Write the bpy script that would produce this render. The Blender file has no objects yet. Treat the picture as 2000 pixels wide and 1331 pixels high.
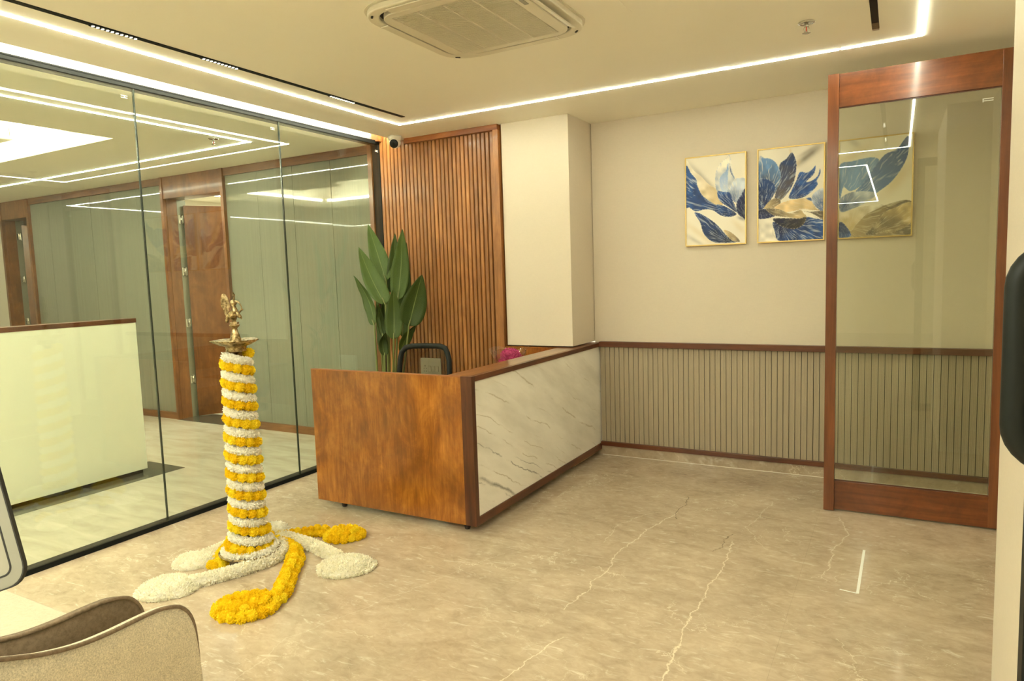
import bpy, bmesh, math, random
import numpy as np
from mathutils import Vector, Matrix, noise as mnoise
random.seed(7); np.random.seed(7)
S = bpy.context.scene
COL = S.collection
PI = math.pi

# ------------------------------------------------------------------ camera
cam_d = bpy.data.cameras.new('camera'); cam = bpy.data.objects.new('camera', cam_d); COL.objects.link(cam)
cam_d.sensor_width = 36; cam_d.lens = 1337.03 / 2000 * 36; cam_d.clip_start = .05; cam_d.clip_end = 100
pt, ro, yw = 0.09436714, -0.03202681, 0.51306398
Rz = Matrix(((math.cos(yw), math.sin(yw), 0), (-math.sin(yw), math.cos(yw), 0), (0, 0, 1)))
Bs = Matrix(((1, 0, 0), (0, 0, -1), (0, 1, 0)))
Pm = Matrix(((1, 0, 0), (0, math.cos(pt), -math.sin(pt)), (0, math.sin(pt), math.cos(pt))))
Rr = Matrix(((math.cos(ro), -math.sin(ro), 0), (math.sin(ro), math.cos(ro), 0), (0, 0, 1)))
Mc = Rr @ Pm @ Bs @ Rz
mw = Matrix.Identity(4)
for i in range(3):
    mw[i][0] = Mc[0][i]; mw[i][1] = -Mc[1][i]; mw[i][2] = -Mc[2][i]
mw[2][3] = 1.55
cam.matrix_world = mw
S.camera = cam

# ------------------------------------------------------------------ world, exposure, lamps' strength
W = bpy.data.worlds.new('world'); S.world = W; W.use_nodes = True
W.node_tree.nodes['Background'].inputs[0].default_value = (1, .86, .6, 1)
W.node_tree.nodes['Background'].inputs[1].default_value = .3
S.view_settings.view_transform = 'Standard'; S.view_settings.look = 'None'
S.view_settings.exposure = 1.92; S.view_settings.gamma = 1
S.view_settings.use_curve_mapping = False
LED = 21.0        # lobby strips
LED2 = 23.0       # office strips
FILL_PANEL = 21.0  # strength of the fill panels added behind the camera
COVE = 30.0



# ------------------------------------------------------------------ material helpers
def lin(r, g, b):
    f = lambda c: (c / 255 / 12.92) if c / 255 <= .04045 else ((c / 255 + .055) / 1.055) ** 2.4
    return (f(r), f(g), f(b), 1)


class NT:
    def __init__(s, name):
        s.m = bpy.data.materials.new(name); s.m.use_nodes = True; s.t = s.m.node_tree
        s.b = s.t.nodes['Principled BSDF']; s.o = s.t.nodes['Material Output']

    def n(s, typ, **kw):
        x = s.t.nodes.new('ShaderNode' + typ)
        for k, v in kw.items():
            if k.startswith('i_'):
                k = k[2:]
                x.inputs[int(k) if k.isdigit() else k.replace('_', ' ')].default_value = v
            else: setattr(x, k, v)
        return x

    def l(s, a, b): s.t.links.new(a, b)

    def math(s, op, a, b=None, c=None):
        x = s.n('Math', operation=op)
        for i, v in enumerate((a, b, c)):
            if v is None: continue
            if isinstance(v, (int, float)): x.inputs[i].default_value = v
            else: s.l(v, x.inputs[i])
        return x.outputs[0]

    def mix(s, f, a, b, blend='MIX'):
        x = s.n('Mix', data_type='RGBA', blend_type=blend)
        for i, v in ((0, f), (6, a), (7, b)):
            if isinstance(v, (int, float, tuple)): x.inputs[i].default_value = v
            else: s.l(v, x.inputs[i])
        return x.outputs[2]

    def ramp(s, f, stops):
        x = s.n('ValToRGB'); e = x.color_ramp.elements
        while len(e) < len(stops): e.new(.5)
        for el, (p, c) in zip(e, stops): el.position = p; el.color = c
        s.l(f, x.inputs[0]); return x.outputs[0]

    def coords(s, scale=(1, 1, 1), world=False, rnd=False, rot=(0, 0, 0)):
        if world: src = s.n('NewGeometry').outputs['Position']
        else: src = s.n('TexCoord').outputs['Object']
        if rnd:
            oi = s.n('ObjectInfo'); a = s.n('VectorMath', operation='SCALE'); a.inputs[0].default_value = (37, 17, 53)
            s.l(oi.outputs['Random'], a.inputs['Scale']); b = s.n('VectorMath', operation='ADD'); s.l(src, b.inputs[0]); s.l(a.outputs[0], b.inputs[1]); src = b.outputs[0]
        m = s.n('Mapping'); m.inputs['Scale'].default_value = scale; m.inputs['Rotation'].default_value = rot; s.l(src, m.inputs[0]); return m.outputs[0]

    def noise(s, v, scale, detail=4, rough=.55, dist=0):
        x = s.n('TexNoise', i_Scale=scale, i_Detail=detail, i_Roughness=rough, i_Distortion=dist); s.l(v, x.inputs['Vector']); return x.outputs[0]

    def bump(s, h, strength=.2, dist=.01):
        x = s.n('Bump', i_Strength=strength, i_Distance=dist); s.l(h, x.inputs['Height']); s.l(x.outputs[0], s.b.inputs['Normal'])

    def set(s, color=None, rough=None, metal=None, spec=None, coat=None, coatr=None, trans=None):
        B = s.b.inputs
        for k, v in (('Base Color', color), ('Roughness', rough), ('Metallic', metal), ('Specular IOR Level', spec), ('Coat Weight', coat), ('Coat Roughness', coatr)):
            if v is None: continue
            if isinstance(v, (int, float, tuple)): B[k].default_value = v
            else: s.l(v, B[k])
        return s.m


def plain(name, c, rough=.5, metal=0, bumpy=0, bscale=200, coat=0, var=.06):
    m = NT(name); v = m.coords()
    nz = m.noise(v, bscale if bumpy else 6, 3)
    d = tuple(x * (1 - var) for x in c[:3]) + (1,)
    m.set(m.mix(nz, d, c), rough, metal, coat=coat)
    if bumpy: m.bump(nz, bumpy, .004)
    return m.m


def wood(name, dark, mid, light, axis='Z', scale=1.0, rough=.35, coat=.3, burl=.0, rnd=True, tone=.0):
    m = NT(name); st = {'X': (.06, 1, 1), 'Y': (1, .06, 1), 'Z': (1, 1, .06)}[axis]
    st2 = {'X': (.2, 1, 1), 'Y': (1, .2, 1), 'Z': (1, 1, .25)}[axis]
    v = m.coords(st, rnd=rnd); v2 = m.coords(st2, rnd=rnd); v3 = m.coords((1, 1, 1), rnd=rnd)
    fine = m.noise(v, 90 * scale, 6, .65, .6)
    broad = m.noise(v2, 9 * scale, 5, .6, 1.6)
    f = m.math('MULTIPLY_ADD', fine, .45, m.math('MULTIPLY', broad, .6))
    if burl:
        bl = m.noise(m.coords((1.3, 1, .7), rnd=rnd), 4.2, 7, .68, .9)
        f = m.math('ADD', m.math('MULTIPLY', f, 1 - burl), m.math('MULTIPLY', bl, burl))
    c = m.ramp(f, [(.33, dark), (.5, mid), (.68, light)])
    if burl:
        dk_ = m.ramp(m.noise(m.coords((1, 1, .8), rnd=rnd), 2.6, 5, .7, .6), [(.42, (0, 0, 0, 1)), (.68, (.55, .55, .55, 1))])
        c = m.mix(dk_, c, dark)
    if tone:
        oi = m.n('ObjectInfo'); mr = m.n('MapRange', i_3=1 - tone, i_4=1 + tone); m.l(oi.outputs['Random'], mr.inputs[0])
        x = m.n('VectorMath', operation='SCALE'); m.l(c, x.inputs[0]); m.l(mr.outputs[0], x.inputs['Scale']); c = x.outputs[0]
    m.set(c, rough, coat=coat, coatr=.12); m.bump(fine, .08, .002)
    return m.m


def emit(name, col, strength):
    m = NT(name); e = m.n('Emission', i_Strength=strength); e.inputs[0].default_value = tuple(col) + (1,)
    m.l(e.outputs[0], m.o.inputs[0]); m.m.cycles.emission_sampling = 'AUTO'
    return m.m


def glassy(name, tint, r0=.04, rmax=1):
    m = NT(name); g = m.n('NewGeometry')
    d = m.n('VectorMath', operation='DOT_PRODUCT'); m.l(g.outputs['Incoming'], d.inputs[0]); m.l(g.outputs['Normal'], d.inputs[1])
    c = m.math('SUBTRACT', 1, m.math('ABSOLUTE', d.outputs['Value']))
    p = m.math('POWER', c, 5.0); f = m.math('MULTIPLY_ADD', p, 1 - r0, r0)
    t = m.n('BsdfTransparent'); t.inputs[0].default_value = tint
    gl = m.n('BsdfAnisotropic', i_Roughness=0.0); gl.inputs[0].default_value = (1, 1, 1, 1)
    mx = m.n('MixShader'); m.l(f, mx.inputs[0]); m.l(t.outputs[0], mx.inputs[1]); m.l(gl.outputs[0], mx.inputs[2]); m.l(mx.outputs[0], m.o.inputs[0])
    return m.m


# ------------------------------------------------------------------ materials
M = {}
def wallpaper(name, base):
    m = NT(name); v = m.coords((1, 1, .12), world=True); v2 = m.coords((.15, .15, 1), world=True)
    a = m.noise(v, 260, 2); b = m.noise(v2, 240, 2); f = m.math('ADD', m.math('MULTIPLY', a, .5), m.math('MULTIPLY', b, .5))
    d = tuple(x * .86 for x in base[:3]) + (1,)
    m.set(m.mix(f, d, base), .75); m.bump(f, .15, .002); return m.m
M['paper'] = wallpaper('wallpaper cream linen', (.72, .63, .50, 1))
M['paper_dark'] = wallpaper('wallpaper office', (.70, .64, .52, 1))
M['ceil'] = plain('ceiling paint', (.95, .90, .77, 1), .6, var=.02)
M['fascia'] = plain('fascia white', (.85, .8, .7, 1), .5)
M['black'] = plain('black anodised', (.008, .009, .008, 1), .5)
M['black'].node_tree.nodes['Principled BSDF'].inputs['Specular IOR Level'].default_value = .15
M['black_soft'] = plain('black plastic', (.008, .010, .008, 1), .5)
M['black_soft'].node_tree.nodes['Principled BSDF'].inputs['Specular IOR Level'].default_value = .25
M['gap'] = plain('dark gap', (.02, .018, .014, 1), .8)
M['white_pl'] = plain('cream white plastic', (.78, .72, .6, 1), .35)
M['teak'] = wood('teak slats', lin(116, 72, 30), lin(146, 94, 46), lin(172, 116, 60), 'Z', .7, .42, .2, tone=.14)
M['teak_h'] = wood('teak trim horizontal', lin(100, 52, 18), lin(146, 84, 38), lin(176, 110, 58), 'X', .8, .45, .15)
M['walnut_h'] = wood('walnut rail across', lin(52, 24, 8), lin(86, 42, 18), lin(112, 60, 28), 'X', .6, .38, .25)
M['walnut_y'] = wood('walnut rail along', lin(52, 24, 8), lin(86, 42, 18), lin(112, 60, 28), 'Y', .6, .38, .25)
M['walnut_v'] = wood('walnut stile', lin(46, 20, 7), lin(76, 36, 15), lin(96, 50, 24), 'Z', .6, .38, .25)
M['burl'] = wood('stained burl veneer', lin(88, 42, 6), lin(144, 84, 22), lin(196, 128, 50), 'Z', .9, .3, .5, burl=.42)
M['burl_top'] = wood('ledge veneer', lin(84, 44, 18), lin(126, 76, 38), lin(158, 104, 60), 'Y', .5, .28, .6)
M['door_h'] = wood('door rail teak', lin(58, 26, 8), lin(112, 58, 24), lin(150, 86, 42), 'X', .35, .28, .5, burl=.25)
M['door_v'] = wood('door stile teak', lin(76, 36, 12), lin(106, 56, 24), lin(130, 74, 36), 'Z', .4, .28, .5)
M['office_wood'] = wood('office door veneer', lin(80, 42, 14), lin(120, 72, 32), lin(148, 96, 48), 'Z', .5, .35, .35, burl=.4)
M['office_trim'] = wood('office trim', lin(84, 48, 20), lin(112, 70, 34), lin(134, 90, 50), 'X', .5, .4, .3)
M['legwood'] = plain('dark leg', (.02, .01, .006, 1), .35)


def marble_floor():
    m = NT('polished brown grey marble')
    pos = m.n('NewGeometry').outputs['Position']
    mp = m.n('Mapping'); mp.inputs['Rotation'].default_value = (0, 0, .5); mp.inputs['Scale'].default_value = (1, 1.7, 1); m.l(pos, mp.inputs[0])
    cloud = m.noise(mp.outputs[0], 1.7, 8, .62, 1.2); grain = m.noise(mp.outputs[0], 14, 6, .7, .8)
    f = m.math('ADD', m.math('MULTIPLY', cloud, .55), m.math('MULTIPLY', grain, .45))
    c = m.ramp(f, [(.32, (.31, .235, .155, 1)), (.48, (.44, .345, .24, 1)), (.64, (.55, .44, .315, 1)), (.8, (.70, .59, .43, 1))])
    # flecks
    mp2 = m.n('Mapping'); mp2.inputs['Rotation'].default_value = (0, 0, .25); mp2.inputs['Scale'].default_value = (1, 3.5, 1); m.l(pos, mp2.inputs[0])
    fl = m.noise(mp2.outputs[0], 5.5, 5, .6, 2.5)
    c = m.mix(m.ramp(fl, [(.58, (0, 0, 0, 1)), (.76, (.75, .75, .75, 1))]), c, (.72, .64, .5, 1))
    # thin hairline veins everywhere
    nd = m.n('TexNoise', i_Scale=2.2, i_Detail=6.0, i_Roughness=.6); m.l(pos, nd.inputs['Vector'])
    sub = m.n('VectorMath', operation='SUBTRACT'); m.l(nd.outputs[1], sub.inputs[0]); sub.inputs[1].default_value = (.5, .5, .5)
    sc = m.n('VectorMath', operation='SCALE'); m.l(sub.outputs[0], sc.inputs[0]); sc.inputs['Scale'].default_value = .8
    ad = m.n('VectorMath', operation='ADD'); m.l(pos, ad.inputs[0]); m.l(sc.outputs[0], ad.inputs[1])
    mask = m.noise(pos, 1.3, 2)
    for scl, w, st in ((.8, .0035, .6), (1.7, .004, .4)):
        vo = m.n('TexVoronoi', feature='DISTANCE_TO_EDGE', i_Scale=scl); m.l(ad.outputs[0], vo.inputs['Vector'])
        k = m.math('SMOOTH_MIN', m.math('DIVIDE', vo.outputs['Distance'], w), 1, .1)
        k = m.math('MULTIPLY', m.math('SUBTRACT', 1, k), m.math('MULTIPLY', m.math('GREATER_THAN', mask, .5), st))
        c = m.mix(m.math('MAXIMUM', k, 0), c, (.78, .69, .52, 1))
    # the long pale veins running away from the camera, and one dark crack
    sx = m.n('SeparateXYZ'); m.l(pos, sx.inputs[0])
    wob = m.math('MULTIPLY', m.math('SUBTRACT', m.noise(pos, 9, 6, .65), .5), .09)
    brk = m.noise(pos, 14, 3)
    V = [([(2.75, -1.32), (2.97, -1.30), (3.12, -1.31), (3.26, -1.29), (3.43, -1.33), (3.59, -1.31), (3.87, -1.28), (4.23, -1.2)], .0040, .8, (.8, .7, .52, 1)),
         ([(2.4, -.75), (2.73, -.77), (2.89, -.78), (3.16, -.77), (3.28, -.78), (3.48, -.76), (3.65, -.77), (3.89, -.79)], .0040, .85, (.82, .72, .54, 1)),
         ([(3.59, -.31), (3.74, -.28), (4.0, -.27), (4.26, -.22), (4.56, -.28)], .004, .7, (.76, .67, .5, 1)),
         ([(1.9, -1.35), (2.14, -1.30), (2.32, -1.28), (2.53, -1.22)], .0035, .8, (.82, .72, .54, 1)),
         ([(3.57, -1.45), (3.88, -1.47), (4.12, -1.38), (4.23, -1.25)], .004, .5, (.76, .67, .5, 1)),
         ([(3.85, -.59), (3.94, -.66), (4.15, -.76), (4.25, -.74), (4.69, -.69)], .004, .5, (.76, .67, .5, 1)),
         ([(2.75, -2.96), (2.95, -2.99), (3.47, -2.94)], .004, .6, (.76, .67, .5, 1)),
         ([(1.5, -2.2), (2.0, -2.3), (2.6, -2.1), (3.2, -1.9)], .003, .4, (.7, .62, .48, 1)),
         ([(4.11, -1.18), (4.22, -1.21), (4.41, -1.20), (4.57, -1.22)], .004, .8, (.09, .06, .035, 1)),
         ([(3.7, -.86), (3.78, -.82), (3.9, -.84), (4.0, -.80)], .004, .7, (.09, .06, .035, 1))]
    for pts, w, st, colr in V:
        y0, y1 = pts[0][0], pts[-1][0]
        fc = m.n('FloatCurve'); cu = fc.mapping.curves[0]; fc.mapping.use_clip = False
        xs = [p[1] for p in pts]; xmn = min(xs) - .01; xr = max(xs) - xmn + .01
        while len(cu.points) < len(pts): cu.points.new(.5, .5)
        for q, (yy, xx) in zip(cu.points, pts): q.location = ((yy - y0) / (y1 - y0), (xx - xmn) / xr); q.handle_type = 'VECTOR'
        fc.mapping.update()
        t = m.math('DIVIDE', m.math('SUBTRACT', sx.outputs[1], y0), y1 - y0); m.l(t, fc.inputs[1])
        cx = m.math('MULTIPLY_ADD', fc.outputs[0], xr, xmn)
        d = m.math('ABSOLUTE', m.math('SUBTRACT', m.math('ADD', sx.outputs[0], wob), cx))
        k = m.math('SUBTRACT', 1, m.math('MINIMUM', m.math('DIVIDE', d, w * 1.15), 1))
        inside = m.math('MULTIPLY', m.math('GREATER_THAN', t, 0), m.math('LESS_THAN', t, 1))
        k = m.math('MULTIPLY', m.math('MULTIPLY', k, inside), m.math('MULTIPLY', m.math('MINIMUM', m.math('MULTIPLY', brk, 2), 1), st))
        c = m.mix(k, c, colr)
    oi = m.n('ObjectInfo'); mr = m.n('MapRange', i_3=.97, i_4=1.03); m.l(oi.outputs['Random'], mr.inputs[0])
    x = m.n('VectorMath', operation='SCALE'); m.l(c, x.inputs[0]); m.l(mr.outputs[0], x.inputs['Scale'])
    m.set(x.outputs[0], .13, spec=.5); return m.m
M['floor'] = marble_floor()


def cream_floor():
    m = NT('cream travertine'); v = m.coords((.25, 1, 1), world=True, rot=(0, 0, .12)); n = m.noise(v, 9, 7, .6, .5)
    m.set(m.ramp(n, [(.3, (.50, .44, .35, 1)), (.55, (.62, .56, .46, 1)), (.75, (.70, .64, .54, 1))]), .16); return m.m
M['floor2'] = cream_floor()


def white_marble():
    m = NT('white veined marble'); pos = m.n('TexCoord').outputs['Object']
    mp = m.n('Mapping'); mp.inputs['Rotation'].default_value = (.46, 0, 0); m.l(pos, mp.inputs[0])
    nd = m.n('TexNoise', i_Scale=2.0, i_Detail=7.0, i_Roughness=.6); m.l(mp.outputs[0], nd.inputs['Vector'])
    sub = m.n('VectorMath', operation='SUBTRACT'); m.l(nd.outputs[1], sub.inputs[0]); sub.inputs[1].default_value = (.5, .5, .5)
    sc = m.n('VectorMath', operation='SCALE'); m.l(sub.outputs[0], sc.inputs[0]); sc.inputs['Scale'].default_value = .17
    ad = m.n('VectorMath', operation='ADD'); m.l(mp.outputs[0], ad.inputs[0]); m.l(sc.outputs[0], ad.inputs[1])
    sx = m.n('SeparateXYZ'); m.l(ad.outputs[0], sx.inputs[0])
    sp = m.n('SeparateXYZ'); m.l(pos, sp.inputs[0])
    mask = m.noise(mp.outputs[0], 2.1, 3); mask2 = m.noise(mp.outputs[0], 4.5, 3)
    mpc = m.n('Mapping'); mpc.inputs['Scale'].default_value = (1, .4, 1.6); m.l(mp.outputs[0], mpc.inputs[0])
    c = m.mix(m.ramp(m.noise(mpc.outputs[0], 3.5, 6), [(.35, (0, 0, 0, 1)), (.6, (1, 1, 1, 1))]), (.76, .73, .65, 1), (.93, .90, .82, 1))
    # slanting veins: lines of constant rotated Z
    low = m.math('SUBTRACT', 1, m.math('MINIMUM', m.math('MAXIMUM', m.math('MULTIPLY', sp.outputs[2], 1.6), 0), 1))
    D_, Bn = (.20, .19, .16, 1), (.42, .34, .20, 1)
    for off, w, st, msk, colr in ((.33, .016, .8, mask, D_), (.30, .006, .8, mask2, D_), (.22, .005, .6, mask2, Bn), (.40, .005, .6, mask, Bn), (.50, .006, .8, mask2, D_), (.55, .004, .8, mask, D_), (.60, .005, .6, mask2, Bn),
                             (.68, .005, .55, mask2, Bn), (.75, .004, .5, mask, Bn), (.84, .006, .55, mask2, Bn), (.93, .005, .5, mask, Bn), (1.06, .008, .6, mask2, Bn), (1.2, .005, .45, mask, Bn), (1.38, .005, .4, mask2, Bn), (1.52, .005, .4, mask, Bn)):
        d = m.math('ABSOLUTE', m.math('SUBTRACT', sx.outputs[2], off))
        k = m.math('SUBTRACT', 1, m.math('MINIMUM', m.math('DIVIDE', d, w), 1))
        mk = m.ramp(msk, [(.44, (0, 0, 0, 1)), (.54, (1, 1, 1, 1))])
        k = m.math('MULTIPLY', m.math('MULTIPLY', k, st), mk)
        c = m.mix(k, c, colr)
    m.set(c, .12); return m.m
M['marble'] = white_marble()


def fluted():
    m = NT('ribbed taupe laminate'); v = m.coords((1, 1, 1))
    wv = m.n('TexWave', wave_type='BANDS', bands_direction='X', i_Scale=32.0); m.l(v, wv.inputs[0])
    m.set(m.mix(wv.outputs['Fac'], (.34, .28, .19, 1), (.40, .33, .225, 1)), .45); m.bump(wv.outputs['Fac'], .3, .002); return m.m
M['flute'] = fluted()


def backpaint():
    m = NT('sage back painted glass'); v = m.coords((1, 1, .01), world=True)
    n = m.noise(v, 60, 2); m.set(m.mix(n, (.185, .19, .145, 1), (.235, .24, .185, 1)), .03, spec=.4, coat=.1, coatr=.02); return m.m
M['sage'] = backpaint()
M['glass'] = glassy('clear glass faint green', (.955, .985, .945, 1), .045)
M['glass_door'] = glassy('door glass green tint', (.895, .91, .85, 1), .045)
M['glass_edge'] = plain('silicone joint', (.02, .028, .02, 1), .25)
M['frosted'] = plain('cream lacquered front', (.80, .77, .62, 1), .12, coat=.5, var=.02)
M['dark_marble'] = plain('dark stone inlay', (.09, .085, .065, 1), .15)
M['etch'] = plain('etched white', (.9, .9, .82, 1), .6)
M['led'] = emit('led strip lobby', (1, 1.01, .79), LED)
M['led2'] = emit('led strip office', (1, 1.01, .79), LED2)
M['cove'] = emit('cove led', (1, 1.01, .79), COVE)
M['glow_panel'] = emit('lit ceiling panel', (1, 1.01, .79), 3.0)
M['panel'] = emit('added fill panel', (1, 1.01, .79), FILL_PANEL)
M['chip'] = emit('track lens', (1, .94, .7), 3)


def brass():
    m = NT('aged brass'); v = m.coords(); n = m.noise(v, 45, 5, .7)
    m.set(m.ramp(n, [(.36, (.06, .04, .016, 1)), (.5, (.32, .235, .11, 1)), (.66, (.66, .53, .32, 1))]), .28, 1.0); m.bump(m.noise(v, 260, 3), .35, .003); return m.m
M['brass'] = brass()
M['gold'] = plain('gold frame', (.62, .43, .15, 1), .35, .8)
M['chrome'] = plain('chrome', (.6, .58, .52, 1), .15, 1)
M['copper'] = plain('sprinkler copper', (.45, .16, .07, 1), .3, .9)
M['steel'] = plain('satin steel', (.50, .47, .40, 1), .35, .7)
M['silver'] = plain('silver paint', (.27, .26, .215, 1), .35, .1)
M['jamb_grey'] = plain('grey door jamb', (.24, .24, .17, 1), .4)
M['greyglass'] = plain('grey panel', (.32, .30, .24, 1), .2)


def petalmat(name, a, b, c2, cen=60):
    m = NT(name); v = m.coords(rnd=True); n = m.noise(v, cen, 4, .7)
    oi = m.n('ObjectInfo'); f = m.math('ADD', m.math('MULTIPLY', n, .7), m.math('MULTIPLY', oi.outputs['Random'], .3))
    c = m.ramp(f, [(.25, a), (.5, b), (.75, c2)]); d = m.n('BsdfDiffuse'); t = m.n('BsdfTranslucent'); m.l(c, d.inputs[0]); m.l(c, t.inputs[0])
    x = m.n('MixShader'); x.inputs[0].default_value = .35; m.l(d.outputs[0], x.inputs[1]); m.l(t.outputs[0], x.inputs[2]); m.l(x.outputs[0], m.o.inputs[0])
    return m.m
M['marigold'] = petalmat('marigold petals', (.84, .54, .01, 1), (.95, .70, .02, 1), (.98, .84, .05, 1))
M['jasmine'] = petalmat('white petals', (.90, .85, .66, 1), (.96, .93, .82, 1), (.98, .97, .92, 1), 40)
M['pink'] = petalmat('pink petals', (.35, .02, .12, 1), (.80, .12, .42, 1), (.92, .35, .62, 1), 80)
M['wrap'] = glassy('cellophane', (.85, .75, .72, 1), .12)


def leafmat():
    m = NT('waxy banana leaf'); v = m.coords((1, 1, 1)); tc = m.n('TexCoord').outputs['UV']
    sx = m.n('SeparateXYZ'); m.l(tc, sx.inputs[0])
    u = m.math('ABSOLUTE', m.math('SUBTRACT', sx.outputs[0], .5))
    ang = m.math('ADD', m.math('MULTIPLY', sx.outputs[1], 60), m.math('MULTIPLY', u, -26))
    rib = m.math('MULTIPLY_ADD', m.math('SINE', m.math('MULTIPLY', ang, 3.0)), .5, .5)
    n = m.noise(v, 7, 3)
    base = m.mix(n, (.022, .046, .006, 1), (.055, .088, .012, 1))
    base = m.mix(m.math('MULTIPLY', rib, .25), base, (.075, .11, .02, 1))
    mid = m.math('LESS_THAN', u, .018)
    oi = m.n('ObjectInfo'); mr = m.n('MapRange', i_3=.75, i_4=1.35); m.l(oi.outputs['Random'], mr.inputs[0])
    x = m.n('VectorMath', operation='SCALE'); m.l(base, x.inputs[0]); m.l(mr.outputs[0], x.inputs['Scale'])
    m.set(m.mix(mid, x.outputs[0], (.13, .17, .045, 1)), .5, spec=.3); m.bump(rib, .12, .003); return m.m
M['leaf'] = leafmat()
M['stem'] = plain('plant stem', (.17, .20, .05, 1), .5, var=.4)
M['pot'] = plain('charcoal pot', (.05, .05, .05, 1), .5)


def fabric(name, a, b, scale=320, bump=.5):
    m = NT(name); v = m.coords(); n = m.noise(v, scale, 5, .8); w = m.noise(v, 24, 4)
    f = m.math('ADD', m.math('MULTIPLY', n, .88), m.math('MULTIPLY', w, .12))
    m.set(m.ramp(f, [(.36, a), (.62, b)]), .95); m.bump(n, bump, .004); return m.m
M['beige_fab'] = fabric('beige felt upholstery', (.42, .36, .26, 1), (.86, .76, .58, 1), 260)
M['brown_lea'] = fabric('taupe suede', (.12, .085, .05, 1), (.19, .135, .085, 1), 60, .15)
M['cream_lea'] = fabric('cream leather', (.44, .37, .265, 1), (.52, .44, .32, 1), 90, .5)
M['piping'] = fabric('taupe piping', (.15, .105, .065, 1), (.26, .19, .125, 1), 80, .2)
M['mesh_black'] = glassy('mesh fabric', (.34, .28, .2, 1), .03)
M['socket'] = plain('grey socket plate', (.62, .62, .54, 1), .4)


def perforated():
    m = NT('ac filter mesh'); m.set((.035, .03, .02, 1), .9); return m.m
M['filter'] = perforated()
M['ac'] = plain('ac plastic', (.76, .70, .56, 1), .4)


def artmat():
    m = NT('printed canvas'); a = m.n('VertexColor', layer_name='Col'); m.set(a.outputs[0], .55)
    m.bump(m.noise(m.coords(), 500, 2), .05, .001); return m.m
M['art'] = artmat()

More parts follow.
